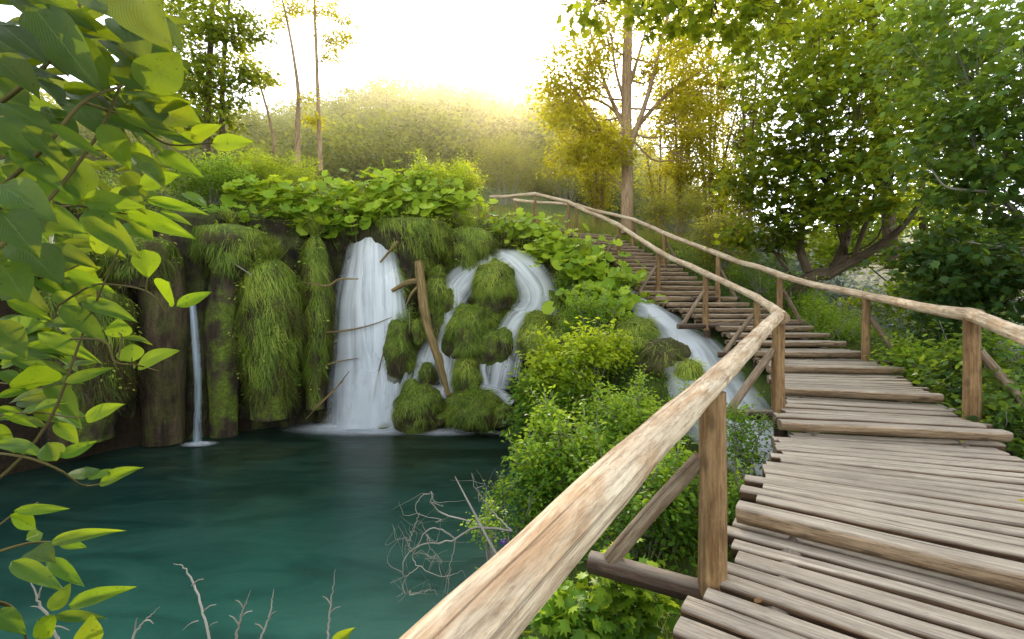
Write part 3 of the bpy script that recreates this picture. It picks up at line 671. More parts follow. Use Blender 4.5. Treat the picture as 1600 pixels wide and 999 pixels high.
strand(t, 'trickle_strand', [(298, 462, 11.55), (301, 480, 11.3), (305, 530, 11.25), (309, 590, 11.2), (309, 640, 11.2), (308, 692, 11.2)], [4, 6, 6.5, 7, 6.5, 8], M['trickle'], m=13)
foam(t, 311, 690, 11.3, .5, .3)
# the stream that runs under the steps
mb = MB(); n, m_ = 100, 15; p = smooth_path(STREAM, n); u = np.linspace(-1, 1, m_)
tan = norm(np.gradient(p, axis=0)); sd_ = norm(np.cross(tan, [0, 0, 1.])); wv = np.interp(np.linspace(0, 1, n), [0, .15, .3, .5, .8, 1], [.3, .42, .62, .72, .8, .9])
V = p[:, None]+sd_[:, None]*(u[None, :, None]*wv[:, None, None]); V[..., 2] += .07*(1-u[None]**2)+.05*fbm(V*A([1.2, 1.2, 0]), 3, 3)+.02
Ll = np.concatenate([[0], np.cumsum(np.linalg.norm(np.diff(p, axis=0), axis=1))])
i = (np.arange(n-1)[:, None]*m_+np.arange(m_-1)[None]).ravel()
mb.add(V.reshape(-1, 3), Q=np.stack([i, i+1, i+m_+1, i+m_], -1), U=np.stack([np.repeat(u[None], n, 0), np.repeat(Ll[:, None], m_, 1), np.full((n, m_), .3)], -1).reshape(-1, 3))
tag(mb.build('stream_water', M['stream']), kind='structure')

# ------------------------------------------------------------------ boulders, moss and hanging grass
def icogrid(n=48, m=30):
    th = np.linspace(0, 2*math.pi, n, endpoint=False); ph = np.linspace(-math.pi/2+.001, math.pi/2-.001, m); Pm, Tm = np.meshgrid(ph, th, indexing='ij')
    V = np.stack([np.cos(Pm)*np.cos(Tm), np.cos(Pm)*np.sin(Tm), np.sin(Pm)], -1).reshape(-1, 3)
    i = np.arange(m-1)[:, None]*n+np.arange(n)[None]; j = np.arange(m-1)[:, None]*n+(np.arange(n)[None]+1) % n
    return V, np.stack([i, j, j+n, i+n], -1).reshape(-1, 4)
def lumpk(V, seed): return 1+.36*fbm(V*1.5+seed*3.1, 3, 5)+.10*np.abs(fbm(V*4+seed, 5, 3))-.05
def lump(mb, c, r, seed, amp=.28, fr=1.6):
    V, Q = icogrid(); k = lumpk(V, seed)
    mb.add(V*k[:, None]*A(r)+A(c), Q=Q)
def blades(mb, pos, dirs, ln, wid, tone, nz=(0, 0, 1)):
    N = len(pos); s = np.stack([ln, wid, ln], -1); mb.inst(BLADE[0], BLADE[1], pos, dirs, nz, s, tone)
def hair(mb, c, r, n, seed, ln=(.12, .3), down=.9, top=-.3, wd=1.0, tone0=.3):
    """fine moss / grass hanging from a lump"""
    v = rdir(n*2); v = v[(v[:, 2] > top) & (v[:, 1] < .45)][:n]; N = len(v)
    k = lumpk(v, seed)
    pos = v*k[:, None]*A(r)*.99+A(c)
    d = norm(v*A([.55, .55, .25])+A([0, 0, -down])+.35*rng.normal(size=(N, 3))); d[v[:, 2] > .75] += A([0, 0, .7])
    L = rng.uniform(ln[0], ln[1], N); pat = fbm(pos*2.2, seed, 3)
    kp = fbm(pos*1.8, seed+9, 3) > -.14-.36*v[:, 2]; pos, d, L, v, pat = pos[kp], d[kp], L[kp], v[kp], pat[kp]; N = len(L)
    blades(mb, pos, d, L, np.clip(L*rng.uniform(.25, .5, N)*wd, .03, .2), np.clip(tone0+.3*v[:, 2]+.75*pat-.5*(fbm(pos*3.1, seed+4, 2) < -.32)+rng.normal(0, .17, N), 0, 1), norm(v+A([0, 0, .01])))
def boulder(px, py, d, rx, rz, label, moss=2600, ry=None, mat='rock', ln=(.10, .34), seed=None, tone0=.42, sub=True):
    tone0 += .16; moss = int(moss*2.0)
    c = at(px, py, d); sx, sz = hw(rx, d), hw(rz, d); r = (sx, ry or max(sx, sz)*.9, sz); seed = seed or int(px+py)
    t = thing('mossy_boulder' if moss else 'boulder', c-A([0, 0, sz]), label, 'boulder')
    mb = MB(); lump(mb, c, r, seed); mb.build('rock', M[mat], t)
    if moss:
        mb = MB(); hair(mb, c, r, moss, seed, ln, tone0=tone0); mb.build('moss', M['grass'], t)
boulder(773, 452, 14.15, 36, 47, 'rounded mossy boulder at the top of the cascades, split by white water on both sides', 3600, tone0=.55)
boulder(735, 528, 13.5, 42, 52, 'big dark green mossy boulder in the middle of the cascades', 3600, tone0=.32)
boulder(838, 532, 12.95, 27, 50, 'narrow upright mossy boulder between two white strands, beside the yellow green shrub', 3000, tone0=.5)
boulder(656, 640, 12.75, 40, 44, 'dark mossy boulder standing in the pool at the foot of the leaning log', 1300, tone0=.28)
boulder(742, 640, 12.5, 46, 36, 'low leafy green boulder in the pool, right of the thin fall at the log end', 2300, tone0=.25)
boulder(730, 590, 12.95, 22, 32, 'small mossy boulder under the big dark green one', 1500)
boulder(626, 452, 13.9, 16, 34, 'mossy knob of rock between the tall fall and the broken stump', 900, tone0=.4)
boulder(684, 470, 14.25, 20, 50, 'mossy rock bulge behind the top of the leaning log', 2000, tone0=.45)
boulder(632, 545, 13.75, 26, 70, 'dark rock rib between the tall fall and the leaning log', 1500, tone0=.2)
boulder(768, 552, 13.6, 40, 44, 'dark rock core behind the thin strands of the cascades', 500, tone0=.2)
boulder(880, 520, 13.0, 20, 34, 'mossy rock beside the thin right strand of the cascades', 1500, tone0=.5)
boulder(858, 470, 14.1, 24, 16, 'dark ledge of rock under the butterbur at the right of the cascades', 500)
boulder(996, 528, 10.4, 36, 30, 'mossy boulder on the bank beside the stream under the steps', 2000, tone0=.4)
boulder(1040, 566, 9.2, 42, 34, 'brown bare boulder beside the stream under the steps', 260, mat='tufa', tone0=.3)
boulder(1076, 592, 8.4, 22, 30, 'small mossy boulder in the stream near the first steps', 900)
boulder(905, 560, 11.5, 60, 55, 'large mossy mound behind the yellow green shrub', 2500)
boulder(690, 560, 14.2, 60, 90, 'dark rock back wall of the cascades', 900, ry=.7, tone0=.2)
boulder(800, 500, 14.7, 75, 75, 'wide dark rock behind the upper cascades', 900, ry=.7, tone0=.3)

boulder(700, 475, 14.0, 13, 26, 'small mossy rock in the left cascade beside the log', 700, seed=31)
boulder(790, 540, 13.35, 15, 30, 'slim dark wet rock between the two right strands of the cascades', 200, seed=32, tone0=.25)
boulder(760, 500, 13.75, 22, 15, 'flat mossy ledge between the top boulder and the big dark green one', 700, seed=33)
boulder(655, 520, 13.2, 11, 24, 'little mossy rock at the left edge of the left cascade', 500, seed=34)
boulder(690, 655, 12.35, 10, 9, 'very small dark stone in the foam between the two pool boulders', 60, seed=35, tone0=.2)
boulder(785, 650, 12.2, 26, 20, 'dark wet stone at the water edge beside the shrubs', 260, seed=36, tone0=.15)
boulder(845, 595, 12.6, 26, 26, 'grassy rock half hidden behind the yellow green shrub', 1200, seed=37)
boulder(600, 668, 12.75, 9, 6, 'small dark stone in the foam at the foot of the tall fall', 0, seed=38)
boulder(668, 585, 13.0, 13, 20, 'dark rock right behind the lower part of the log', 260, seed=39, tone0=.2)
def curtain(px, y0, y1, hwid, d, label, n, lo=.0, tone0=.5, mat='rock', ln=(.18, .46), bare=0.0, bot=.6):
    n = int(n*2.2); tone0 += .08
    """column of tufa overgrown with long hanging grass"""
    c0, c1 = at(px, y0, d), at(px, y1, d+.15); R = hw(hwid, d); seed = int(px); H_ = c0[2]-c1[2]
    t = thing('hanging_grass' if n else 'tufa_column', c1, label, 'hanging plants' if n else 'rock column')
    n_, m_ = 44, 26; th = np.linspace(0, 2*math.pi, m_, endpoint=False); tt = np.linspace(0, 1, n_)
    prof = lambda s: (.55+.45*np.sin(np.clip(s*1.5+.12, 0, 1)*math.pi/2))*(1-(1-bot)*sstep(.35, 1.0, s))*sstep(-.04, .17, s)
    Tm, Th = np.meshgrid(tt, th, indexing='ij')
    k = prof(Tm)*(1+.22*fbm(np.stack([np.cos(Th)*1.5+seed, np.sin(Th)*1.5, Tm*H_*.8], -1), 3, 4))
    V = np.stack([c0[0]+R*k*np.cos(Th), c0[1]+.25+R*.85*k*np.sin(Th), c0[2]-Tm*H_+0*Th], -1)
    mb = MB(); i = np.arange(n_-1)[:, None]*m_+np.arange(m_)[None]; j = np.arange(n_-1)[:, None]*m_+(np.arange(m_)[None]+1) % m_
    mb.add(V.reshape(-1, 3), Q=np.stack([i, j, j+m_, i+m_], -1).reshape(-1, 4)); mb.build('tufa', M[mat], t)
    if n:
        nt_ = max(20, n//45); ti = rng.integers(0, nt_, n); s0 = rng.uniform(0, 1, nt_)**1.2*(1-lo); a0_ = rng.uniform(math.pi*1.0-.35, 2*math.pi+.35, nt_); tuft = rng.normal(size=(nt_, 3)); tton = rng.normal(0, .2, nt_)-.55*(rng.uniform(size=nt_) < .2)
        s = np.clip(s0[ti]+rng.normal(0, .035, n), 0, 1); a = a0_[ti]+rng.normal(0, .13, n)
        k = prof(s)*(1+.22*fbm(np.stack([np.cos(a)*1.5+seed, np.sin(a)*1.5, s*H_*.8], -1), 3, 4))*(1+.10*np.clip(tuft[ti, 0], -1, 2))
        pos = np.stack([c0[0]+R*k*np.cos(a), c0[1]+.25+R*.85*k*np.sin(a), c0[2]-s*H_], -1)
        dens = fbm(pos*A([1.6, 1.6, .8]), seed+3, 3); keep = dens > -.30+.7*bare+.35*s-.25; pos, a, s, dens, tt_ = pos[keep], a[keep], s[keep], dens[keep], tton[ti][keep]; n = len(s)
        out = np.stack([np.cos(a), np.sin(a), 0*a], -1); L = rng.uniform(ln[0], ln[1], n)
        dr = norm(out*rng.uniform(.1, .75, (n, 1))+A([0, 0, -1])+.22*rng.normal(size=(n, 3))+.25*tuft[ti][keep]*A([1, .6, .3]))
        top_ = s < .06; dr[top_] += A([0, -.2, 1.3])
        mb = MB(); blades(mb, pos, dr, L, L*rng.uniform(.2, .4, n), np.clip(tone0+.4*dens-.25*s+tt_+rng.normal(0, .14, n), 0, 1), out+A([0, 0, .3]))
        sel = rng.integers(0, n, max(12, n//160)); leaves_at(mb, pos[sel]+out[sel]*.08, .12, 9, .085, LEAF6, np.clip(.55+.25*rng.normal(size=len(sel)), .3, 1), .8, .3)
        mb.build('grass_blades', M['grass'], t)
G_ = 'columns of hanging grass on the cliff'
for a_ in [(414, 388, 655, 47, 12.1, 'thick bright green column of hanging grass right of the thin trickle', 6500, .12, .55),
           (487, 350, 640, 24, 12.9, 'slimmer light green column of hanging grass just left of the tall fall', 3200, .15, .62),
           (352, 345, 430, 60, 12.0, 'short fringe of grass at the cliff top above the thin trickle', 2200, .1, .5),
           (105, 425, 690, 78, 9.9, 'wide dark column of hanging grass behind the foreground leaves', 6500, .3, .35),
           (640, 335, 420, 66, 14.3, 'grass fringe over the cliff edge between the tall fall and the cascades', 3200, .05, .55),
           (730, 350, 418, 46, 14.6, 'yellow green grass tussock hanging left of the cascade lip', 2800, .05, .62),
           (540, 330, 385, 50, 14.2, 'grass fringe over the lip of the tall fall', 1600, .05, .4),
           (912, 392, 475, 36, 13.8, 'grass fringe under the large round leaves right of the cascades', 2400, .05, .6),
           (200, 360, 450, 60, 10.9, 'grass and moss fringe over the brown tufa column', 1500, .05, .3)]:
    curtain(*a_)
curtain(243, 350, 694, 36, 11.1, 'bare brown tufa column standing left of the thin trickle', 0, mat='tufa', bot=.8)
curtain(340, 370, 690, 26, 11.9, 'dark mossy tufa column just right of the thin trickle', 0, mat='rock', bot=.8)
curtain(505, 390, 660, 16, 13.3, 'dark tufa rib in shade beside the tall fall', 0, mat='cliff', bot=.9)

# ------------------------------------------------------------------ fallen wood
t = thing('leaning_log', at(700, 620, 12.7), 'bare brown log leaning against the cascades between the two falls', 'log')
mb = MB(); mb.tube(pxpath([(654, 410, 13.3), (660, 460, 13.0), (668, 510, 12.75), (684, 560, 12.5), (701, 618, 12.4)]), [.13, .135, .12, .11, .07], n=60, seg=16, rough=.26); mb.build('trunk', M['log'], t)
mb = MB(); mb.tube(pxpath([(672, 535, 12.65), (690, 560, 12.45), (692, 600, 12.5)]), [.05, .04, .03], n=18, seg=8, rough=.1); mb.build('broken_limb', M['log'], t)
t = thing('broken_stump', at(640, 440, 13.2), 'short broken branch end sticking out above the log, beside the tall fall', 'branch')
mb = MB(); mb.tube(pxpath([(664, 440, 13.2), (640, 441, 13.1), (612, 455, 13.0)]), [.09, .085, .05], n=24, seg=10, rough=.14); mb.build('stub', M['log'], t)
mb = MB(); mb.tube(pxpath([(657, 446, 13.1), (644, 458, 13.0), (634, 478, 13.0)]), [.05, .04, .02], n=14, seg=8, rough=.1); mb.build('spur', M['log'], t)
def stick(name, l, r, label, mat='twig', group=None, n=24):
    o = MB(); o.tube(pxpath(l), r, n=n, seg=6, rough=.08); return tag(o.build(name, M[mat]), label, 'stick', group)
stick('stick', [(622, 378, 13.4), (607, 395, 13.3), (594, 410, 13.3)], [.05, .03], 'short pale stick jutting over the lip of the tall fall', 'log')
stick('long_branch', [(305, 365, 11.6), (345, 398, 11.6), (393, 430, 11.7)], [.022, .02, .012], 'straight thin grey branch hanging from the cliff top above the grass column')
stick('long_branch', [(460, 442, 12.5), (490, 443, 12.4), (512, 447, 12.4), (530, 437, 12.4), (560, 436, 12.6)], [.012, .022, .03, .03, .02], 'curved pale branch lying across the slim grass column beside the tall fall', 'log')
stick('stick', [(478, 655, 12.5), (500, 632, 12.5), (524, 608, 12.6), (546, 580, 12.8)], [.015, .022, .02, .01], 'thin driftwood stick leaning left of the tall fall, lower of two', 'log')
stick('stick', [(488, 640, 12.6), (512, 618, 12.6), (536, 596, 12.7)], [.02, .015, .01], 'thin driftwood stick leaning left of the tall fall, upper of two', 'log')
stick('stick', [(508, 520, 13.0), (545, 516, 12.95), (580, 508, 12.95), (612, 496, 13.0)], [.03, .03, .02, .01], 'horizontal dead branch crossing in front of the tall fall', 'log')
stick('stick', [(583, 625, 12.8), (592, 580, 12.8), (602, 540, 12.85), (608, 505, 12.9)], [.012, .02, .02, .012], 'upright thin stick standing in the spray of the tall fall', 'log')
stick('stick', [(505, 572, 13.0), (530, 565, 12.95), (560, 560, 12.95)], [.03, .025, .01], 'short dead branch beside the left foot of the tall fall', 'log')
stick('stick', [(632, 655, 12.3), (645, 640, 12.25), (654, 622, 12.3)], [.03, .025, .02], 'stick leaning on the dark boulder below the log', 'log')
stick('driftwood', [(846, 494, 13.3), (862, 495, 13.2), (880, 493, 13.2)], [.04, .05, .03], 'dark driftwood piece lying on the ledge of the right cascade', 'bark')

# ------------------------------------------------------------------ trees and shrubs
def limb(mb, a, b, r0, r1, sag=.12, n=10, seg=6):
    a, b = A(a), A(b); L = np.linalg.norm(b-a); k = rng.normal(size=3)*L*.07
    mb.tube(A([a, a*.62+b*.38+k+A([0, 0, -sag*L]), a*.3+b*.7+k*.6+A([0, 0, -sag*L*.5]), b]), [r0, r1*.6+r0*.4, r1], n=n, seg=seg, caps=False)
def blob_points(c, r, n, shell=.5):
    v = rdir(n); k = rng.uniform(0, 1, n)**(1/3)*(1-shell)+shell*rng.uniform(.72, 1.05, n)
    k *= 1+.25*fbm(v*1.7+A(c)*.37, 11, 3)
    return A(c)+v*k[:, None]*A(r)
def tree(name, label, trunk, rad, blobs, leaf, mats, group=None, tmpl=DIA, per=22, crad=.35, tone=(.2, .7), limbs=True, twigs=.5, flat=.5, droop=.35, extra=None, cat='tree', seg=12, lr=.35, t0=.3, shell=.45):
    trunk = A(trunk, float); t = thing(name, trunk[0], label, cat, group)
    mb = MB(); tp = smooth_path(trunk, 40); mb.tube(tp, rad, seg=seg, rough=.10, fr=2.2)
    br = mb; lv = MB(); zs = [b[0][2]+b[1][2] for b in blobs]+[b[0][2]-b[1][2] for b in blobs]; z0, z1 = min(zs), max(zs)+1e-3
    rmean = np.atleast_1d(rad)
    for c, r, n in blobs:
        c = A(c, float); start = None
        if limbs:
            ok = np.where(tp[:, 2] > trunk[0][2]+(trunk[-1][2]-trunk[0][2])*t0)[0]; ok = ok if t0 >= 0 and len(ok) else np.arange(40); cost = np.linalg.norm(tp[ok]-(c-A([0, 0, max(.3, .35*np.linalg.norm(c[:2]-tp[ok][:, :2].mean(0)))])), axis=1)
            k = ok[cost.argmin()]; rk = float(np.interp(k/39, np.linspace(0, 1, len(rmean)), rmean)); start = tp[k]
            limb(br, start, c, max(.012, rk*lr), max(.006, rk*.1))
        P_ = blob_points(c, r, n, shell)
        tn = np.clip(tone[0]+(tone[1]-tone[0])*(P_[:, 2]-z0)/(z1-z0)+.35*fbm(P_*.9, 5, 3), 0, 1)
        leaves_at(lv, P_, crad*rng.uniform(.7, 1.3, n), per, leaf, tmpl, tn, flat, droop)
        if limbs:
            for q in P_[rng.uniform(size=n) < twigs]:
                f = rng.uniform(.35, .9); s_ = start*(1-f)+c*f
                limb(br, s_, q, max(.007, rk*.09), .004, .05, 6, 4)
    if extra: extra(br)
    mb.build('trunk', M[mats[0]], t)
    lv.build('crown', M[mats[1]], t); return t
def gz(x, y): return float(height(A([x, y])))

# big sunlit tree beside the steps
B = at(980, 345, 17.6); b_ = lambda x, y, d: at(x, y, d)
def ex_(br):
    for l, r in [([(977, 250, 17.6), (930, 190, 17.2), (905, 150, 17.0), (880, 110, 16.8)], .09), ([(975, 200, 17.6), (945, 130, 17.8), (925, 60, 18), (915, 0, 18)], .09), ([(985, 230, 17.6), (1012, 150, 17.3), (1035, 60, 17.0), (1050, -10, 17)], .12),
                 ([(985, 210, 17.6), (1040, 150, 18), (1090, 115, 18.2), (1130, 90, 18.5)], .10), ([(976, 300, 17.6), (955, 275, 17.4), (935, 262, 17.3)], .05), ([(985, 130, 17.6), (1000, 80, 18), (1020, 10, 18.2)], .09), ([(976, 160, 17.6), (962, 110, 17.2), (955, 60, 17), (940, 10, 17)], .07), ([(978, 185, 17.6), (930, 155, 17.9), (890, 155, 18.2), (860, 165, 18.4)], .06)]:
        br.tube(pxpath(l), [r, r*.75, r*.5, r*.25], n=20, seg=7, rough=.08, caps=False)
tree('sunlit_tree', 'tall tree with a pale straight trunk and golden leaves beside the top of the steps', [B-A([0, 0, .5]), b_(980, 250, 17.6), b_(979, 150, 17.6), b_(981, 60, 17.6), b_(986, -60, 17.6), b_(990, -160, 17.6)], [.24, .215, .20, .18, .15, .1],
     [(b_(900, 110, 17), (1.2, 1.3, 1.0), 70), (b_(895, 200, 17.4), (1.0, 1.2, .9), 60), (b_(930, 60, 17.2), (1.0, 1.2, 1.0), 42), (b_(945, 235, 17.0), (.9, 1.0, .7), 46), (b_(1040, 100, 17.5), (1.1, 1.3, 1.1), 52), (b_(1065, 190, 17.8), (1.2, 1.2, .9), 60), (b_(870, 155, 18), (.8, .9, .8), 42), (b_(1090, 60, 18), (1.3, 1.4, 1.2), 60),
      (b_(1010, -20, 17.6), (2.2, 2, 1.4), 80), (b_(930, -60, 17.6), (2, 2, 1.4), 60), (b_(1110, 140, 18.6), (1.0, 1.2, .9), 40), (b_(885, 255, 18.0), (.7, .9, .5), 24), (b_(1080, 250, 18.4), (.9, 1, .6), 30)], (.17), ('bark_light', 'gold'), per=32, crad=.5, tone=(.35, .75), extra=ex_, lr=.22, twigs=.45)

# slender multi-stemmed trees between the sunlit tree and the dark maples
def multistem(label, px, py, d, stems, group, mats=('bark_gold', 'gold'), n=44, leaf=.14, tone=(.3, .6)):
    base = at(px, py, d); base[2] = gz(base[0], base[1])-.1
    t = thing('slender_tree', base, label, 'tree', group); mb = MB(); lv = MB()
    for sx, hgt in stems:
        top_ = base+A([sx, random.uniform(-.8, .8), hgt]); mid = base*.55+top_*.45+A([sx*-.12, 0, .3])
        path = A([base+A([sx*.08, random.uniform(-.2, .2), 0]), mid, top_]); mb.tube(path, [.085, .06, .02], n=24, seg=7, caps=False)
        sp = smooth_path(path, 40)
        for k in range(11):
            s_ = sp[int(9+k*2.6)]; e = s_+A([random.uniform(-1, 1)*.8+sx*.12, random.uniform(-.6, .6), random.uniform(.6, 1.5)]); limb(mb, s_, e, .022, .006, .02, 8, 4)
            C = s_+(e-s_)*rng.uniform(.25, 1.1, (n//4, 1))+rng.normal(size=(n//4, 3))*.16
            leaves_at(lv, C, .24, 16, leaf, DIA, np.clip(rng.uniform(tone[0], tone[1], len(C))+.04*k-.15, 0, 1), .9, .5)
    mb.build('trunk', M[mats[0]], t); lv.build('crown', M[mats[1]], t)
GS = 'slender backlit trees right of the sunlit tree'
multistem('clump of thin backlit stems just right of the sunlit trunk', 1062, 318, 20.5, [(-.7, 8.5), (-.1, 9.5), (.5, 9), (1.0, 8)], GS)
multistem('clump of thin backlit stems in the gap left of the dark maples', 1110, 318, 19.5, [(-.5, 8.5), (.2, 9.5), (.8, 9), (1.5, 8)], GS)
multistem('backlit tree of several upright stems nearest the dark maples', 1165, 325, 18.5, [(-.5, 9), (.15, 9.5), (.9, 8.6)], GS, mats=('bark_gold', 'willow'), tone=(.2, .5))
multistem('low golden stems behind the left of the sunlit trunk', 935, 318, 23, [(-1.2, 5.5), (-.3, 6.5), (.6, 6), (1.1, 7)], GS, n=36)
multistem('far golden stems behind the right of the sunlit trunk', 1030, 305, 25, [(-1.0, 8), (0, 9.5), (1.0, 8.5)], GS, n=40)
multistem('far pale stems seen through the gap between golden tree and maples', 1135, 310, 26, [(-1.2, 10), (-.3, 11), (.6, 10.5), (1.6, 10)], GS, n=30)

# dark maples on the right
GM = 'dark maples right of the steps'
def fork(l, r): return (l, r)
def exm(br):
    for l, r in [([(1262, 425, 11.6), (1250, 380, 11.6), (1262, 320, 11.5), (1275, 250, 11.3)], .11), ([(1290, 432, 11.5), (1330, 410, 11.2), (1372, 385, 10.8), (1412, 352, 10.4), (1450, 300, 10)], .13), ([(1300, 425, 11.5), (1320, 380, 11.6), (1338, 310, 11.8), (1345, 230, 12)], .12), ([(1330, 412, 11.2), (1360, 330, 11), (1385, 240, 10.8), (1400, 150, 10.6)], .06)]:
        br.tube(pxpath(l), [r, r*.85, r*.6, r*.35], n=26, seg=9, rough=.12, caps=False)
tree('maple_tree', 'dark leaning maple with a forked low trunk behind the right handrail', [at(1205, 500, 12), at(1235, 462, 11.8), at(1270, 432, 11.6), at(1300, 425, 11.5), at(1322, 400, 11.4)], [.2, .18, .17, .15, .11],
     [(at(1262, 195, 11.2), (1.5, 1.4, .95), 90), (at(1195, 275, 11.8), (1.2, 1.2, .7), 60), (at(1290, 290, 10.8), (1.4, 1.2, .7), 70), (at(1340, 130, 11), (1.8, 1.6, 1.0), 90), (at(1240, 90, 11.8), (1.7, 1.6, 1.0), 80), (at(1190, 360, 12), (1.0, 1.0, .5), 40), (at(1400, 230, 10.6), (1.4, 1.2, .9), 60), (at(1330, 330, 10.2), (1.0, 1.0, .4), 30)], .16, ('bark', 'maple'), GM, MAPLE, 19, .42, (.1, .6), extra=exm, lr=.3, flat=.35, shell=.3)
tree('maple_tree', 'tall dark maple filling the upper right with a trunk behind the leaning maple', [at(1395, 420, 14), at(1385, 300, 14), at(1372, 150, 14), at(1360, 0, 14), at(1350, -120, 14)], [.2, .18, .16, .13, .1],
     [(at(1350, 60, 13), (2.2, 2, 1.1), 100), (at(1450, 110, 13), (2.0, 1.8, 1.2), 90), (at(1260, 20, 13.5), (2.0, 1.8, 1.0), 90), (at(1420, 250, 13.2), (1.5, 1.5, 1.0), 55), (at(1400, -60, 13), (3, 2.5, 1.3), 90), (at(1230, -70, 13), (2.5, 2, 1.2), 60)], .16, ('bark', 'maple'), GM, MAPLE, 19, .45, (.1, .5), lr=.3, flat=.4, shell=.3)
def exn(br):
    for l, r in [([(1640, 372, 6.6), (1600, 345, 6.5), (1560, 305, 6.4), (1520, 298, 6.3), (1478, 292, 6.3), (1455, 265, 6.3)], .028), ([(1548, 303, 6.4), (1553, 270, 6.4), (1572, 230, 6.3), (1570, 150, 6.3), (1568, 80, 6.3)], .024), ([(1600, 388, 6.4), (1550, 384, 6.3), (1510, 378, 6.2)], .012), ([(1555, 300, 6.4), (1540, 240, 6.5), (1500, 200, 6.5), (1470, 190, 6.6)], .012), ([(1590, 490, 6.2), (1584, 478, 6.2), (1586, 470, 6.1)], .012)]:
        br.tube(pxpath(l), [r, r*.8, r*.6, r*.35], n=30, seg=7, rough=.08, caps=False)
tree('maple_tree', 'nearest maple at the far right, its pale grey branches showing among cool green leaves', [at(1760, 560, 6.8), at(1740, 430, 6.8), at(1700, 380, 6.7), at(1640, 365, 6.6)], [.13, .11, .08, .05],
     [(at(1570, 120, 6.4), (1.1, 1.2, 1.0), 90), (at(1500, 235, 6.6), (.8, .9, .6), 50), (at(1560, 300, 6.6), (.8, 1.0, .55), 55), (at(1480, 60, 7), (1.0, 1.1, .8), 60), (at(1530, 420, 6.8), (.75, .9, .45), 64), (at(1470, 400, 7.2), (.5, .7, .45), 34), (at(1600, 450, 6.4), (.7, .8, .45), 50), (at(1640, 200, 6.4), (1, 1, 1.2), 70), (at(1500, 480, 7.2), (.5, .7, .28), 24)], .125, ('twig', 'maple_cool'), GM, MAPLE, 18, .3, (.1, .65), extra=exn, lr=.25, flat=.4, shell=.3)
tree('maple_tree', 'sparse maple behind the bank at the right, seen under the leaning maple', [at(1452, 520, 16), at(1450, 420, 16), at(1440, 330, 16), at(1445, 250, 16)], [.14, .12, .1, .06],
     [(at(1330, 395, 15), (1.1, 1, .5), 30), (at(1440, 440, 15), (1.0, 1, .35), 26), (at(1290, 360, 16), (1.4, 1.2, .8), 44), (at(1500, 330, 15), (1.5, 1.2, 1.2), 50)], .15, ('bark', 'yellow_bush'), GM, MAPLE, 20, .4, (.3, .8), lr=.3)
tree('overhanging_bough', 'leafy bough of broad lobed leaves hanging in front of the sunlit treetop', [at(1330, -190, 5.2), at(1230, -90, 5.1), at(1130, -45, 5.0), at(1030, -30, 5.0), at(930, -20, 5.0)], [.05, .04, .03, .02, .008],
     [(at(945, 8, 5.0), (.36, .4, .14), 12), (at(1010, 0, 5.0), (.3, .4, .12), 10), (at(1060, 25, 5.1), (.35, .4, .14), 12), (at(1120, 20, 5.1), (.4, .4, .24), 20), (at(1190, 30, 5.1), (.45, .4, .28), 26), (at(1190, -60, 5.1), (.7, .5, .3), 30), (at(1040, -50, 5.0), (.7, .5, .25), 26)], .12, ('bark', 'maple'), None, MAPLE, 7, .16, (.3, .8), lr=.35, cat='branch', t0=-9, flat=.6, twigs=.8)

# left side trees
tree('dark_maple', 'dark leafy maple with two thin trunks behind the foreground leaves at the left', [at(322, 250, 15), at(325, 150, 15), at(330, 50, 15), at(335, -60, 15)], [.12, .1, .08, .05],
     [(at(300, 60, 14.6), (1.1, 1.2, .9), 60), (at(350, 40, 15), (1.0, 1, .7), 50), (at(345, 130, 15), (1.0, 1, .8), 60), (at(280, 130, 15), (1.0, 1, .8), 50), (at(320, 190, 15), (1.1, 1.0, .6), 50), (at(390, 40, 15), (.6, .7, .25), 18), (at(405, 120, 15.2), (.55, .7, .25), 16), (at(250, 20, 15), (1.3, 1.2, 1), 60), (at(320, -60, 15), (1.6, 1.4, 1.2), 70)], .13, ('bark', 'maple'), None, MAPLE, 20, .40, (.15, .6), lr=.3, flat=.4,
     extra=lambda br: br.tube(pxpath([(348, 255, 15.2), (347, 160, 15.2), (352, 70, 15.2), (360, -20, 15.2)]), [.1, .08, .06, .03], n=24, seg=8, caps=False))
def thin(label, l, r, blobs, gold=True):
    tree('thin_tree', label, pxpath(l), r, blobs, .12, ('bark_light', 'gold'), 'thin pale trees on the left bank', DIA, 26, .26, (.4, .8), lr=.4, twigs=.8, seg=9)
thin('thin pale trunk with a few golden leaves, leaning left above the left bank', [(432, 250, 17), (422, 190, 17), (408, 140, 17), (393, 95, 17)], [.05, .045, .035, .02], [(at(400, 120, 17), (.5, .5, .3), 14), (at(385, 90, 17), (.4, .5, .25), 12), (at(420, 125, 17), (.5, .4, .15), 10)])
thin('thicker pale forked trunk, bare at the top, on the left bank', [(464, 262, 17), (465, 200, 17), (466, 145, 17), (459, 90, 17), (448, 30, 17), (436, -20, 17)], [.12, .10, .07, .05, .04, .02], [(at(450, 8, 17), (.7, .5, .3), 20), (at(432, 30, 17), (.5, .4, .2), 12), (at(476, 150, 17), (.4, .4, .8), 6), (at(460, -30, 17), (1, .8, .4), 20)])
thin('straight slim pale trunk right of the forked one on the left bank', [(501, 268, 17.5), (498, 190, 17.5), (495, 100, 17.5), (492, 20, 17.5), (490, -60, 17.5)], [.085, .07, .06, .05, .03], [(at(505, 10, 17.5), (.6, .5, .35), 20), (at(527, 60, 17.5), (.7, .5, .3), 22), (at(540, 30, 17.5), (.4, .4, .2), 10), (at(497, 190, 17.5), (.35, .3, .2), 12), (at(515, 85, 17.5), (.4, .4, .3), 12), (at(520, -40, 17.5), (1, .7, .5), 24)])

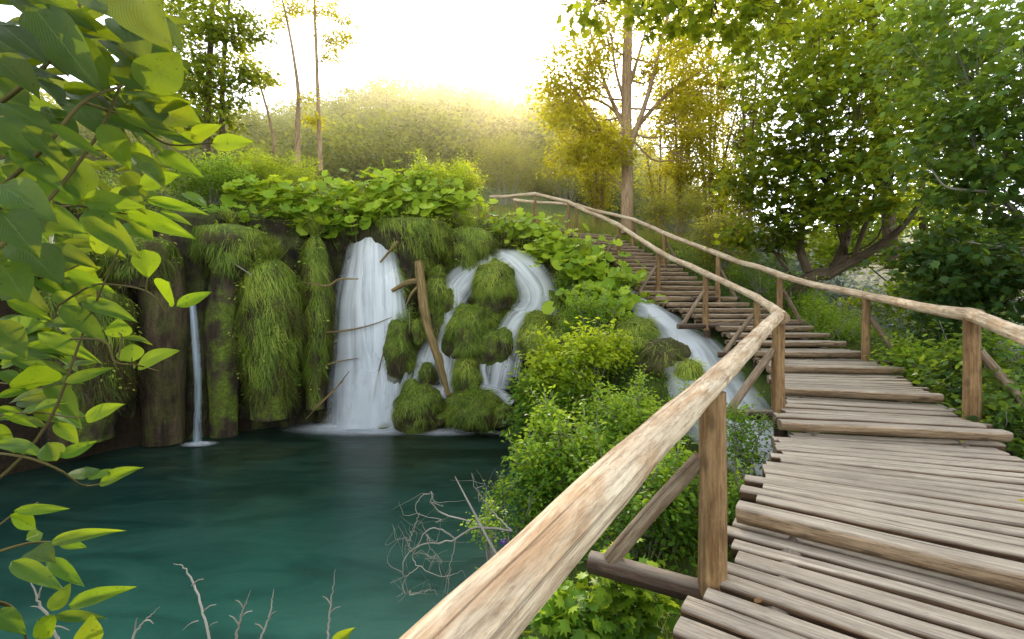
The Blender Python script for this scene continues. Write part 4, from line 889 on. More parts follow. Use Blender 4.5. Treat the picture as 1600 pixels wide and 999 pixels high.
def bush(label, px, py, d, rx, rz, n, leaf, mat='bush', tmpl=DIA, per=20, crad=.2, tone=(.15, .75), name='shrub', ry=None, twn=14, group=None, droop=.2, ground=None, flat=.6, shell=.6):
    c = at(px, py, d); r = (hw(rx, d), ry or hw(max(rx, rz), d)*.8, hw(rz, d)); g = c[2]-r[2]*1.05 if ground is None else ground
    t = thing(name, (c[0], c[1], g), label, 'shrub', group)
    sub = max(5, n//14); sc = blob_points(c, A(r)*.85, sub, .45); mb = MB(); lv = MB()
    for q in sc:
        s_ = A([c[0]+(q[0]-c[0])*.25, c[1]+(q[1]-c[1])*.25, g]); limb(mb, s_, q, .016, .006, -.05, 8, 5)
    per_s = max(1, n//sub)
    for q in sc:
        P_ = blob_points(q, A(r)*rng.uniform(.2, .46)+.05, per_s, .3)
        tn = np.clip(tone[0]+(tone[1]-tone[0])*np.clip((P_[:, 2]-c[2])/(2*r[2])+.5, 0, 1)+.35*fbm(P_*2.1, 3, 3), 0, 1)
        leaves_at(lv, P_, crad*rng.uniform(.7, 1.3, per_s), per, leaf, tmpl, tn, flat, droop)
        for e in P_[:max(1, per_s//4)]: limb(mb, q, e, .006, .003, 0, 5, 4)
    for k in range(max(8, n//9)):
        v = rdir(1)[0]; v[2] = abs(v[2])*1.1-.15; v = norm(v); s_ = c+v*A(r)*rng.uniform(.7, .95); s_ = sc[np.linalg.norm(sc-s_, axis=1).argmin()]; e = s_+(norm(v+A([0, 0, .9])+.35*rng.normal(size=3)))*rng.uniform(.35, .85)*min(max(r), .9); limb(mb, s_, e, .006, .0025, 0, 6, 4)
        C = s_+(e-s_)*rng.uniform(.15, 1.05, (6, 1)); leaves_at(lv, C, crad*.42, 5, leaf*.95, tmpl, np.clip(tone[1]-.1+.2*rng.normal(size=6), 0, 1), .8, -.2)
    mb.build('stems', M['twig'], t); lv.build('foliage', M[mat], t); return t
# bank shrubs between pool and walk
bush('small ferny plants growing on the rocks above the big dark green boulder', 762, 488, 13.3, 20, 12, 40, .06, 'bush', NAR, 14, .12, (.3, .9))
bush('ferny plants on the rock rib between the tall fall and the log', 640, 500, 13.15, 14, 26, 50, .06, 'bush', NAR, 14, .12, (.3, .8))
bush('leafy tuft on the right pool boulder', 748, 625, 12.2, 26, 16, 50, .06, 'bush', LEAF6, 12, .12, (.2, .8))
bush('yellow green leafy shrub in front of the right cascades', 905, 575, 9.0, 85, 62, 300, .105, 'yellow_bush', LEAF6, 20, .2, (.25, .95))
bush('darker green lower shrub at the water edge below the cascades', 850, 655, 8.6, 62, 55, 220, .095, 'bush', LEAF6, 20, .2, (.05, .5))
bush('dense green shrub spreading over the pool edge behind the near handrail', 880, 730, 6.0, 95, 88, 380, .075, 'bush', LEAF6, 20, .17, (.1, .85))
bush('bright small leaved shrub between the cascades shrub and the near handrail', 985, 660, 6.6, 72, 55, 300, .068, 'bush', LEAF6, 20, .16, (.3, .95))
bush('leafy shrub under the near handrail, behind its brace', 1010, 790, 4.3, 95, 95, 260, .06, 'bush', LEAF6, 18, .14, (.1, .7))
bush('small dark shrub seen between the first two posts of the near handrail', 1165, 700, 4.9, 28, 70, 110, .042, 'bush', LEAF6, 14, .11, (.05, .5))
bush('low plants under the near handrail beside the first post', 1155, 800, 3.6, 30, 60, 70, .05, 'bush', LEAF6, 12, .12, (.1, .7))
bush('trailing green shrub in front of the dark bank, above the dead twigs', 800, 800, 5.4, 40, 50, 80, .045, 'bush', LEAF6, 12, .13, (.1, .7))
bush('leafy shrub beside the stream left of the steps', 1085, 640, 7.0, 26, 34, 60, .055, 'bush', LEAF6, 12, .14, (.2, .8))
# right of the walk
GR = 'shrubs along the right side of the walk'
bush('dense shrub of broad glossy leaves around the nearest right post', 1540, 610, 5.6, 70, 85, 260, .10, 'maple_cool', LEAF6, 11, .2, (.1, .6), group=GR)
bush('dark glossy shrub at the right edge below the handrail', 1590, 690, 4.6, 60, 70, 180, .095, 'maple_cool', LEAF6, 11, .18, (.05, .5), group=GR)
bush('shrub of mixed light leaves between the two nearest right posts', 1430, 590, 7.2, 65, 52, 230, .085, 'bush', LEAF6, 13, .2, (.2, .8), group=GR)
bush('shadowy shrub under the nearest maple behind the right handrail', 1480, 520, 8.0, 80, 55, 230, .10, 'maple_cool', LEAF6, 12, .25, (.05, .5), group=GR)
bush('sunlit grassy shrub below the forked maple', 1300, 530, 9.8, 50, 45, 200, .07, 'bush', NAR, 18, .22, (.3, .8), group=GR)
bush('dim shrub under the forked maple trunk', 1240, 470, 11.6, 45, 40, 170, .08, 'bush', DIA, 16, .25, (.1, .5), group=GR)
bush('pale backlit shrub behind the upper right handrail', 1130, 375, 14, 55, 42, 240, .09, 'willow', DIA, 18, .28, (.3, .8), group=GR)
bush('light green shrub beyond the steps, right of the sunlit trunk', 1060, 330, 17.5, 55, 32, 260, .09, 'willow', DIA, 18, .28, (.35, .85), group=GR)
bush('green shrub with sprays beside the middle of the steps', 1190, 420, 12.6, 50, 36, 220, .08, 'bush', NAR, 18, .24, (.2, .7), group=GR)
bush('yellow lit shrub far below the leaning maple', 1400, 470, 13, 60, 34, 150, .11, 'yellow_bush', DIA, 14, .3, (.3, .9), group=GR)
bush('backlit light green mass of leaves under the leaning maple, left of its big limb', 1330, 372, 17, 75, 44, 300, .13, 'yellow_bush', MAPLE, 14, .35, (.2, .8), group=GR)
bush('leafy mass closing the view under the far right canopy', 1540, 392, 15, 80, 50, 300, .14, 'maple_cool', MAPLE, 14, .35, (.15, .6), group=GR)
bush('tall backlit shrub behind the trunk of the tall dark maple', 1445, 330, 20, 70, 46, 260, .15, 'maple', MAPLE, 14, .4, (.3, .9), group=GR)
bush('leafy undergrowth below the right handrail beyond its second post', 1500, 450, 11, 90, 30, 260, .11, 'maple_cool', LEAF6, 14, .28, (.15, .6), group=GR)
bush('fern green undergrowth beside the steps below the dark maple', 1265, 500, 10.8, 40, 26, 200, .09, 'bush', NAR, 18, .22, (.3, .9), group=GR)
# by the top of the falls
bush('round pale willow bush under the sun above the top of the steps', 790, 262, 27, 62, 55, 520, .12, 'willow', NAR, 22, .4, (.4, .9), name='willow_bush')
bush('hazy willow bush right of the round one, behind the golden stems', 885, 275, 27, 50, 42, 330, .12, 'willow', NAR, 20, .4, (.3, .8), name='willow_bush')
bush('yellow leaved sapling above the left handrail at the top of the steps', 728, 288, 19, 24, 26, 60, .08, 'gold', DIA, 14, .2, (.4, .9))
bush('bare looking pale shrub on the top of the left bank', 240, 290, 13, 90, 40, 240, .07, 'bush', DIA, 14, .25, (.1, .5))
bush('leafy shrub at the left end of the cliff top', 120, 330, 11, 110, 60, 260, .08, 'maple', DIA, 16, .25, (.1, .4))

bush('leafy mound on the brink between the left shrubs and the butterbur', 330, 285, 13.6, 60, 34, 300, .08, 'bush', LEAF6, 20, .25, (.3, .9))
bush('yellow lit grassy mound behind the butterbur on the brink', 430, 272, 15.5, 80, 26, 300, .11, 'yellow_bush', NAR, 24, .28, (.4, 1))
bush('bright low shrub behind the butterbur above the log', 690, 282, 16.0, 60, 24, 260, .09, 'yellow_bush', DIA, 22, .25, (.4, 1))
bush('leafy plants under the butterbur at the brink above the slim grass column', 450, 350, 13.3, 70, 24, 260, .08, 'bush', LEAF6, 18, .2, (.2, .8), ry=.5)
# large round-leaved butterbur patches over the cliff edge and beside the steps
def butterbur(label, pts, n, size, tone=(.3, .9), spread=.5):
    l = pxpath(pts); t = thing('butterbur', l.mean(0)-A([0, 0, .4]), label, 'plant', 'butterbur patches around the falls')
    idx = rng.integers(0, len(l), n); jj = rng.integers(0, len(l), n); f = rng.uniform(0, .5, (n, 1))
    adj = np.clip(idx+rng.choice([-1, 1], n), 0, len(l)-1)
    C = l[idx]*(1-f)+l[adj]*f+rng.normal(size=(n, 3))*A([spread, spread*.6, spread*.42])
    mb = MB(); st = mb
    for q in C[::2]: st.tube(A([q+A([random.uniform(-.1, .1), .35, -.4]), q+A([0, .1, -.1]), q]), [.010, .008, .007], n=6, seg=4, caps=False)
    d = norm(rng.normal(size=(n, 3))*A([1, .8, .2])+A([0, -.6, -.35])); nz = norm(A([0, -.65, .75])+.3*rng.normal(size=(n, 3)))
    tn = np.clip(rng.uniform(tone[0], tone[1], n)+.25*fbm(C*1.2, 4, 3), 0, 1)
    mb.inst(BUTTER[0], BUTTER[1], C, d, nz, size*rng.uniform(.5, 1.25, n), tn)
    mb.build('foliage', M['butterbur'], t)
butterbur('round leaved butterbur patch hanging over the cliff above the slim grass column', [(395, 300, 13.4), (430, 305, 13.3), (470, 300, 13.6), (500, 320, 13.6), (460, 340, 13.1), (520, 345, 13.5)], 330, .36)
butterbur('bright butterbur patch along the brink directly above the tall fall', [(530, 305, 14.4), (570, 292, 14.7), (600, 300, 14.5), (560, 325, 14.1), (600, 335, 14.0)], 300, .34, (.4, 1))
butterbur('thick butterbur mound on the brink between tall fall and cascades', [(600, 284, 15.1), (640, 284, 15.1), (680, 294, 15.1), (725, 312, 15.1), (660, 318, 14.6), (710, 325, 14.7), (620, 312, 14.6)], 480, .32, (.4, 1))
butterbur('sunlit butterbur patch left of the top of the steps', [(790, 350, 16.0), (830, 355, 15.6), (870, 370, 15.2), (850, 390, 14.8), (900, 390, 14.4)], 380, .32, (.5, 1))
butterbur('butterbur trailing down beside the steps toward the stream', [(900, 405, 13.6), (930, 420, 13.0), (955, 440, 12.4), (965, 470, 11.7), (935, 465, 12.2), (950, 495, 11.4)], 330, .34, (.4, 1))
butterbur('small butterbur tuft at the left end of the brink above the thin trickle', [(340, 345, 12.4), (365, 335, 12.6), (320, 340, 12.2)], 70, .26, (.2, .6))
bush('low green plants covering the bank below the butterbur by the stream', 930, 500, 11.0, 60, 40, 240, .07, 'bush', DIA, 16, .2, (.2, .7))
bush('leafy bank plants at the lip right of the cascades', 898, 445, 13.6, 30, 26, 130, .08, 'bush', DIA, 16, .2, (.3, .8))

# grasses and herbs on the land
def scatter(n, x0, x1, y0, y1, keep=None):
    q = np.c_[rng.uniform(x0, x1, n), rng.uniform(y0, y1, n)]; sdv = poly_sd(q); D, _ = path_near(q, CP); D2, _ = path_near(q, SP)
    ok = (sdv > .25) & (D > 1.15) & (D2 > .7)
    if keep is not None: ok &= keep(q)
    q = q[ok]; return np.c_[q, height(q)-.02]
P_ = scatter(52000, -14, 9, 13.5, 30); n = len(P_); mb = MB(); pt = fbm(P_*.45, 4, 3)
L = rng.uniform(.25, .75, n)*(1+.6*pt)*np.clip((P_[:, 1]-12)/6, .6, 1.5); d = norm(A([0, 0, 1.])+.28*rng.normal(size=(n, 3)))
blades(mb, P_, d, L, np.clip(L*.13, .03, .1), np.clip(.45+.5*pt+rng.normal(0, .18, n), 0, 1), rdir(n)); tag(mb.build('meadow_grass', M['meadow']), kind='stuff')
P_ = scatter(26000, -1, 11, 1.5, 18, lambda q: q[:, 0] > .1); n = len(P_); mb = MB(); pt = fbm(P_*.8, 14, 3)
L = rng.uniform(.12, .42, n); d = norm(A([0, 0, 1.])+.4*rng.normal(size=(n, 3)))
blades(mb, P_, d, L, np.clip(L*.13, .012, .05), np.clip(.4+.5*pt+rng.normal(0, .18, n), 0, 1), rdir(n)); tag(mb.build('bank_grass', M['grass']), kind='stuff')
P_ = scatter(9000, -13, 11, 1.5, 22); mb = MB(); leaves_at(mb, P_+A([0, 0, .12]), .14, 8, .075, LEAF6, np.clip(.4+.5*fbm(P_*.9, 6, 3), 0, 1), .5, -.1); tag(mb.build('ground_cover_foliage', M['bush']), kind='stuff')
# tall seed stems on the brink
P_ = scatter(900, -9, 3, 15.2, 20); n = len(P_); mb = MB(); L = rng.uniform(.7, 1.5, n); blades(mb, P_, norm(A([0, 0, 1.])+.12*rng.normal(size=(n, 3))), L, L*.05, rng.uniform(.5, 1, n), rdir(n)); tag(mb.build('tall_seed_grass', M['meadow']), kind='stuff')

# far wood on the hillside, and the nearer hazy trees in front of it
mb = MB(); q = np.c_[rng.uniform(-130, 40, 4600), rng.uniform(44, 190, 4600)]; q = q[(np.abs(q[:, 0]) < q[:, 1]*1.25+10) & (q[:, 0] < .45*q[:, 1])]; hz = height(q)
for (x, y), z in zip(q, hz):
    if rng.uniform() > min(1, 28/y+.16): continue
    s_ = rng.uniform(1.9, 4.6)*(1 if y < 90 else 1.25); npt = int(max(18, 46*60/y)); c = A([x, y, z+s_*.9]); C = blob_points(c, (s_, s_, s_*1.15), npt, .8); C = C[C[:, 1] < y+s_*.5]
    tn = np.clip(.35+.42*(C[:, 2]-c[2])/s_+random.uniform(-.35, .3), 0, 1); leaves_at(mb, C, .55*s_/2.4, 7, .42+y*.0035, DIA, tn, .7, .2)
tag(mb.build('distant_forest', M['forest']), kind='stuff')
mb = MB(); q = np.c_[rng.uniform(18, 230, 5200), rng.uniform(34, 200, 5200)]; q = q[(q[:, 0] < q[:, 1]*1.5+10) & (q[:, 0] >= .45*q[:, 1])]; hz = height(q)
for (x, y), z in zip(q, hz):
    if rng.uniform() > min(1, 40/y+.3): continue
    s_ = rng.uniform(1.9, 3.6); npt = int(max(14, 36*60/y)); c = A([x, y, z+s_*.9]); C = blob_points(c, (s_, s_, s_*1.15), npt, .8)
    leaves_at(mb, C, .55*s_/2.4, 7, .45+y*.0035, DIA, np.clip(.3+.3*(C[:, 2]-c[2])/s_+random.uniform(-.2, .2), 0, 1), .7, .2)
tag(mb.build('valley_forest', M['haze_blue_forest']), kind='stuff')
GH = 'hazy trees in front of the hillside'
for px, d, hgt, wd, lb in [(440, 60, 7, 3.4, 'hazy low tree behind the thick pale forked trunk'), (545, 64, 9.5, 4.0, 'hazy spiky topped tree right of the slim pale trunk'), (604, 70, 10.5, 4.6, 'tallest hazy tree left of the middle of the hillside'), (655, 64, 7.5, 4.2, 'hazy rounded tree in the middle of the hillside foot'),
                           (700, 74, 9, 5, 'hazy golden tree left of the sun'), (755, 78, 9, 5.2, 'hazy tree directly below the hill crest left of the sun'), (850, 70, 10, 4.6, 'glowing hazy tree right below the sun'), (500, 72, 8, 4.4, 'hazy tree behind the slim pale trunk'), (385, 52, 7, 4, 'hazy bushy tree at the left end of the meadow'), (930, 74, 12, 5, 'glowing tree behind the golden stems')]:
    x, y = (px-CX)/F*d, d; z = gz(x, y); hgt *= 1.22; wd *= .9
    tree('hazy_tree', lb, [(x, y, z-.2), (x+.1, y, z+hgt*.5), (x, y, z+hgt*.85)], [.16, .12, .05], [((x, y-.2, z+hgt*.62), (wd, wd*.8, hgt*.36), 90), ((x+.5, y, z+hgt*.36), (wd*1.15, wd, hgt*.28), 70), ((x-.4, y, z+hgt*.86), (wd*.55, wd*.5, hgt*.2), 34)], .36, ('bark', 'forest'), GH, DIA, 16, .8, (.2, .8), lr=.4, twigs=.1, seg=7)
t = thing('dead_shrub', at(660, 285, 17), 'small bare pale forked shrub standing on the brink meadow', 'shrub'); mb = MB(); o_ = at(657, 287, 17)
for dx, dz in ((-.45, .75), (.35, .85), (.1, .6), (-.2, .9), (.6, .55)): limb(mb, o_, o_+A([dx, 0, dz]), .022, .008, 0, 8, 5); limb(mb, o_+A([dx, 0, dz])*.5, o_+A([dx*.5+.2, 0, dz*.95]), .012, .005, 0, 6, 4)
mb.build('branches', M['twig'], t)

# ------------------------------------------------------------------ foreground: broad leaves at the left, twigs and low plants
def near_leaf(mb, b, tp, w, tone, roll=0.0, cup=.18, face=.75, arch=.10):
    b, tp = A(b), A(tp); L = np.linalg.norm(tp-b); x = (tp-b)/L
    view = norm(A([0, 0, EYE])-(b+tp)/2); nz = norm(view*face+A([0, .0, 1-face])+A([roll, 0, roll*.4]))
    nz = norm(nz-x*np.dot(nz, x)); y = np.cross(nz, x); n, m = 13, 7
    u = np.linspace(0, 1, n); v = np.linspace(-1, 1, m); sd = random.random()*90
    half = w*.5*np.sin(np.clip(u, 0, 1)**.72*math.pi)**.85*(1-.25*u)*(1+.035*np.sin(u*75))
    half[0] = .004; half[-1] = .002
    wav = .05*fbm(np.stack([np.repeat(u[:, None]*3, m, 1), np.repeat(v[None]*1.3, n, 0), np.full((n, m), sd)], -1), 3, 2)
    hgt = (cup*np.abs(v)[None]*half[:, None]-arch*(u[:, None]-.1)**2+arch*.3*u[:, None])+wav
    rip = .010*np.sin((u[:, None]*13-np.abs(v)[None]*4)*math.pi)*np.abs(v)[None]*(1-np.abs(v)[None])*2
    V = b+L*(u[:, None, None]*x+v[None, :, None]*half[:, None, None]*y+(hgt+rip)[..., None]*nz)
    U = np.stack([np.repeat(u[:, None], m, 1), np.repeat(v[None], n, 0), np.full((n, m), tone)], -1)
    i = (np.arange(n-1)[:, None]*m+np.arange(m-1)[None]).ravel()
    mb.add(V.reshape(-1, 3), Q=np.stack([i, i+m, i+m+1, i+1], -1), U=U.reshape(-1, 3))
def D0(px, py): return .95+.10*math.sin(px*.021+py*.013)+.0004*px
NL = [  # base px, tip px, width ratio, tone, depth offset
 (50,8,152,138,.42,.25,-.1),(90,18,190,64,.42,.3,-.08),(0,163,90,209,.42,.42,-.06),(78,195,160,245,.38,.5,-.04),(38,197,108,264,.42,.4,-.03),(-10,185,68,255,.5,.45,-.08),(117,322,55,262,.55,.8,.02),(126,312,118,244,.6,.7,.03),(130,312,220,322,.45,.75,.0),(218,290,280,274,.62,.85,.05),(248,238,316,275,.4,.85,.05),(331,224,396,222,.42,.85,.1),(298,215,345,196,.5,.8,.12),
 (236,143,192,82,.7,.72,.05),(226,142,280,82,.85,.85,.04),(158,194,204,264,.62,.45,.0),(212,222,234,280,.5,.8,.06),(204,186,274,204,.32,.15,.0),(264,178,309,190,.8,.8,.08),(228,312,324,334,.3,.85,.04),(198,331,304,371,.36,.95,.02),(200,348,238,376,.8,.9,.05),(133,331,217,402,.42,.6,-.05),(224,390,232,434,1.05,.85,.1),(264,442,262,476,1.0,.85,.12),(276,479,330,456,.45,.85,.12),
 (104,424,179,457,.4,.7,.0),(128,467,210,499,.3,.75,.02),(98,478,165,534,.42,.65,-.02),(42,540,102,539,.4,.7,0),(58,520,155,565,.3,.72,-.02),(185,528,186,498,1.25,.85,.1),(206,566,206,537,1.3,.85,.1),(216,571,275,547,.48,.85,.1),(193,527,236,536,.3,.55,.1),(57,606,56,568,1.1,.6,.03),(102,598,177,574,.4,.72,.04),(-4,621,58,602,.35,.75,-.05),(132,654,191,632,.4,.75,.06),(50,644,98,626,.4,.65,.05),(-4,638,34,646,.5,.75,0),(5,646,57,668,.28,.8,0),
 (-6,690,68,708,.28,.8,-.02),(88,720,74,691,1.0,.5,.04),(92,715,150,690,.5,.8,.04),(130,750,133,730,1.4,.5,.05),(138,750,182,732,.4,.8,.05),(156,755,217,730,.35,.65,.05),(22,798,107,795,.3,.85,-.03),(15,805,60,825,.5,.75,-.03),(80,847,184,828,.22,.8,0),(92,847,135,855,.5,.85,0),(40,844,68,832,.7,.6,0),(48,860,85,877,.5,.55,0),(76,874,129,915,.28,.8,0),(18,878,98,921,.3,.75,-.03),(106,945,202,917,.26,.7,.02),(80,955,110,912,.75,.55,.02),(86,962,165,966,.3,.6,.02),(60,968,80,996,.8,.85,0),(138,1008,143,963,.9,.6,.03),(-8,955,40,990,.5,.5,0),(520,1010,552,982,.5,.8,.3),
 (0,40,70,95,.5,.12,-.12),(60,-15,150,50,.5,.2,-.1),(-10,85,60,150,.55,.15,-.1),(190,-20,262,70,.6,.15,-.05),(130,-20,215,35,.5,.2,-.05),(120,50,172,150,.42,.2,-.02),(0,110,95,122,.4,.1,-.05),(20,230,100,300,.45,.5,.0),(0,290,80,340,.5,.6,-.02),(40,330,130,362,.5,.55,0),(0,330,60,400,.6,.3,-.05),(30,380,95,440,.6,.3,.0),(0,410,40,470,.9,.35,-.05),(10,470,80,500,.4,.6,0),(-5,500,40,560,.6,.4,-.05),(60,430,10,405,.6,.7,.02),(150,395,175,345,.6,.7,.06),(170,330,215,290,.6,.75,.06),(75,385,150,418,.45,.35,.0),(110,290,60,245,.5,.65,.04),(270,230,330,205,.5,.75,.12),(180,170,240,205,.4,.3,.0),(240,170,300,160,.5,.65,.08),(290,300,322,322,.4,.8,.1),(250,330,300,352,.35,.8,.08),(20,560,90,590,.4,.6,0),(0,580,40,610,.5,.5,-.03)]
t = thing('leafy_branch', at(-60, 600, 1.0), 'nearest broad leaved branches filling the left edge, bright where the sun shines through', 'branch')
lf = MB(); stm = MB()
for bx, by, tx, ty, wr, tn, do in NL:
    d = D0(bx, by)+do; tn = tn*(.62 if by < 215 else .85)  # shade on the upper leaves is put into their tone
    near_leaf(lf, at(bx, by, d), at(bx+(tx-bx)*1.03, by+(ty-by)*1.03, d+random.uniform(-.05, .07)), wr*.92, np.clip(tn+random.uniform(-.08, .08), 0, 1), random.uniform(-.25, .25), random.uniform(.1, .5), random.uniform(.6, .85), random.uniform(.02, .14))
for k in range(190):      # leaves behind in tiers along the twigs, their shade painted as darker tone
    while True:
        bx, by = random.uniform(-60, 300), random.uniform(-40, 440)
        if bx < 250-abs(by-120)*.25 and (by < 330 or bx < 130): break
    d = 1.12+random.uniform(0, .5); a = random.uniform(-.5, 1.1); l = random.uniform(52, 100)
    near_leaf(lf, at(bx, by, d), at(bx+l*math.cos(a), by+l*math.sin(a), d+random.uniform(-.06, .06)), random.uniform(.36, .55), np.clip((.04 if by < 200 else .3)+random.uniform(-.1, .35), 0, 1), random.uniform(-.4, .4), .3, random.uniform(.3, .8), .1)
for k in range(46):
    bx, by = random.uniform(-50, 110), random.uniform(420, 680); d = 1.15+random.uniform(0, .3); a = random.uniform(-.7, .9); l = random.uniform(40, 85)
    near_leaf(lf, at(bx, by, d), at(bx+l*math.cos(a), by+l*math.sin(a), d), random.uniform(.35, .6), random.uniform(.2, .7), random.uniform(-.4, .4), .3, random.uniform(.3, .8), .1)
for l, r in [([(-30, 768), (72, 666), (130, 520), (187, 386)], .006), ([(-40, 712), (30, 713), (90, 733), (128, 758), (160, 757)], .0045), ([(90, 478), (140, 448), (177, 445), (230, 456), (257, 486)], .004), ([(100, 530), (163, 533), (180, 566), (215, 571), (247, 580)], .004), ([(-40, 872), (40, 850), (80, 847)], .006), ([(-30, 835), (20, 805), (60, 785)], .004), ([(-20, 940), (30, 962), (42, 1010)], .007), ([(-60, 200), (40, 130), (95, 70), (140, -30)], .010), ([(-50, 420), (60, 330), (150, 215), (190, 130)], .008), ([(-50, 330), (60, 240), (130, 160), (190, 135)], .008), ([(60, 330), (117, 322), (200, 335)], .005), ([(130, 160), (200, 185), (260, 225), (331, 224)], .005), ([(60, 435), (100, 424), (133, 410)], .005), ([(-30, 545), (40, 538), (100, 520)], .005), ([(-30, 655), (50, 645), (110, 652), (140, 652)], .004), ([(-20, 600), (57, 606), (102, 598)], .0035), ([(185, 560), (190, 527), (185, 520)], .003), ([(206, 571), (206, 560)], .003), ([(228, 456), (230, 432)], .003)]:
    pts_ = [at(x, y, D0(x, y)+.06) for x, y in l]
    if l[0][0] < 0: q = pts_[0]; pts_ = [A([-1.55, 1.02, q[2]-.22]), q*.55+A([-1.55, 1.02, q[2]-.12])*.45]+pts_
    stm.tube(A(pts_), [r*.7, r*.55, r*.35], n=24, seg=7, rough=.06, caps=False)
stm.tube(A([[-1.75, .8, -1.9], [-1.62, .95, -.3], [-1.55, 1.02, .9], [-1.6, 1.05, 2.2], [-1.5, 1.1, 2.9]]), [.05, .042, .034, .025, .012], n=40, seg=10, rough=.1)
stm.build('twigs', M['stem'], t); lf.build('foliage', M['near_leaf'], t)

# grey dead twigs sticking up at the bottom edge
for l, side, lb in [([(330, 1010, 1.7), (312, 940, 1.72), (290, 890, 1.75), (271, 881, 1.76)], [(300, 915, 318, 905), (318, 955, 338, 945), (310, 970, 285, 985), (322, 985, 340, 972)], 'tallest grey dead twig with side spurs at the bottom edge, leaning left'),
                    ([(366, 1010, 1.7), (378, 960, 1.72), (392, 922, 1.74)], [(372, 975, 358, 962), (376, 965, 395, 955), (380, 950, 368, 938)], 'short grey dead twig at the bottom edge, right of the tallest one'),
                    ([(402, 1010, 1.7), (420, 965, 1.73), (428, 920, 1.76)], [(412, 985, 398, 975), (418, 970, 432, 955)], 'dark thin dead twig at the bottom edge beside the short grey one'),
                    ([(510, 1010, 1.8), (516, 950, 1.82), (524, 890, 1.85)], [(517, 945, 504, 932), (514, 960, 532, 948)], 'lone thin upright dead twig at the bottom edge above the pool'),
                    ([(200, 1010, 1.6), (222, 975, 1.63), (250, 948, 1.66)], [(210, 990, 214, 966), (228, 970, 240, 975)], 'grey dead twig at the bottom edge near the low leaves'),
                    ([(95, 1010, 1.4), (66, 950, 1.4), (42, 895, 1.42)], [(70, 955, 48, 948), (80, 980, 108, 985), (60, 935, 66, 915)], 'grey dead twig among the low leaves at the bottom edge')]:
    mb = MB(); mb.kink(pxpath(l), [.0048, .0036, .0008], n=22, seg=6, amt=.0022, rough=.2)
    dd = l[0][2]
    for ax_, ay, bx, by in side: mb.tube(A([at(ax_, ay, dd+.03), at((ax_+bx)/2, (ay+by)/2-3, dd+.02), at(bx, by, dd+.02)]), [.003, .0022, .001], n=8, seg=5)
    tag(mb.build('dead_twig', M['twig']), lb, 'twig', 'dead twigs at the bottom edge')
# curly dead shrub over the pool, with a straight bare stem in front
t = thing('dead_branch', at(740, 860, 3.6), 'curly bare grey branch reaching out over the pool beside the near handrail', 'branch'); mb = MB()
for l, r in [([(800, 830), (745, 825), (712, 842), (672, 850), (640, 862), (630, 895), (640, 930)], .010), ([(735, 815), (690, 802), (675, 785), (674, 770), (655, 780), (652, 802), (690, 812)], .007), ([(712, 842), (690, 828), (665, 830), (645, 868), (655, 885), (690, 900), (715, 896)], .007), ([(672, 850), (668, 835), (672, 855), (692, 878)], .005), ([(640, 862), (635, 843), (618, 843)], .004), ([(655, 885), (632, 905), (630, 925)], .005), ([(712, 842), (708, 865), (702, 890), (700, 920), (698, 945)], .005), ([(640, 930), (660, 925), (678, 922)], .004), ([(800, 830), (770, 800), (748, 770), (740, 760)], .005), ([(655, 802), (645, 830), (640, 850)], .004), ([(690, 880), (675, 870), (660, 865)], .004)]:
    mb.kink(A([at(x, y, 3.6+.06*math.sin(x*.1)) for x, y in l]), [r*1.0, r*.7, r*.3], n=26, seg=5, amt=.006, rough=.2)
    for q in smooth_path(A([at(x, y, 3.6+.06*math.sin(x*.1)) for x, y in l]), 7)[2:]:
        mb.kink(A([q, q+rng.normal(size=3)*.05, q+rng.normal(size=3)*A([.13, .06, .13])]), [r*.4, r*.25, r*.1], n=8, seg=4, amt=.004)
mb.build('branches', M['twig'], t)
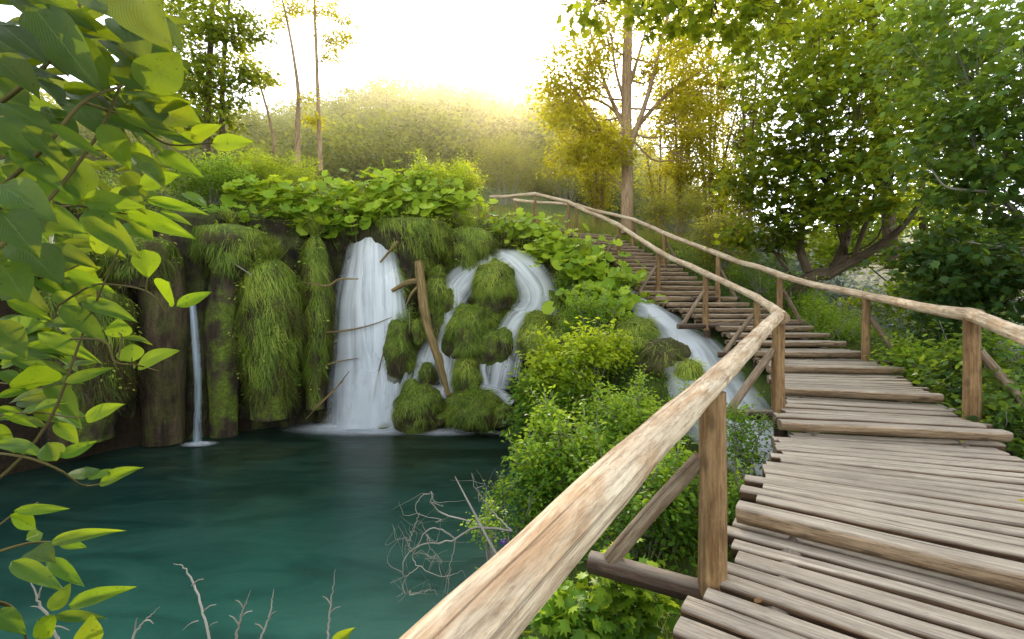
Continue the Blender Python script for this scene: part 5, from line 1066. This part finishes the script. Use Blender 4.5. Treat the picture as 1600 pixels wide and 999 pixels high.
stick('bare_stem', [(800, 905, 3.1), (775, 865, 3.2), (740, 800, 3.3), (711, 745, 3.4)], [.011, .010, .008, .004], 'straight thin bare stem leaning over the pool in front of the curly dead branch')
bush('sprig of small leaves among the dead twigs beside the near handrail', 770, 825, 3.7, 34, 26, 44, .03, 'bush', LEAF6, 10, .07, (.3, .8), ground=at(770, 900, 3.7)[2])
t = thing('purple_flower', at(786, 862, 3.6), 'tiny purple flower beside the near handrail', 'flower'); mb = MB(); c = at(786, 846, 3.6)
mb.inst(LEAF6[0], LEAF6[1], np.repeat(c[None], 6, 0), A([[math.cos(k), -.3, math.sin(k)] for k in np.arange(6)*1.05]), A([0, -1, 0]), .028, .5); mb.tube(A([c, c+A([.01, .02, -.16])]), .0015, n=5, seg=4); mb.build('petals', M['flower'], t)
bush('broad lobed plants at the bottom edge under the near handrail', 880, 960, 2.6, 55, 60, 46, .085, 'bush', MAPLE, 7, .12, (.2, .7), ground=-1.0)
bush('lobed leaf plant under the cross beam below the near handrail', 965, 930, 2.7, 60, 40, 46, .085, 'bush', MAPLE, 7, .12, (.25, .75), ground=-1.0)
P_ = np.c_[rng.uniform(.35, 1.25, 420), rng.uniform(2.1, 3.3, 420)]; P_ = np.c_[P_, height(P_)]; n = len(P_); L = rng.uniform(.25, .5, n); mb = MB()
blades(mb, P_, norm(A([0, 0, .9])+.5*rng.normal(size=(n, 3))), L, L*.14, rng.uniform(.2, .8, n), rdir(n)); tag(mb.build('arching_grass', M['grass']), kind='stuff')

# leaves lying on the planks
for px, py, z, lb, mt in [(1503, 692, .146, 'small yellow fallen leaf on the planks below the second step', 'gold'), (1594, 786, .146, 'yellow fallen leaf at the right edge of the planks', 'gold'), (1330, 586, .416, 'small green fallen leaf on the planks near the second right post', 'bush'), (1180, 945, .006, 'dry brown leaf on the nearest planks', 'rust')]:
    d = F*(EYE-z)/(py-HY); c = at(px, py, d); mb = MB(); near_leaf(mb, c+A([0, 0, .008]), c+A([.05, .03, .012]), .55, .7, .1, .3, .0, .02); tag(mb.build('fallen_leaf', M[mt]), lb, 'leaf', 'fallen leaves on the boardwalk')
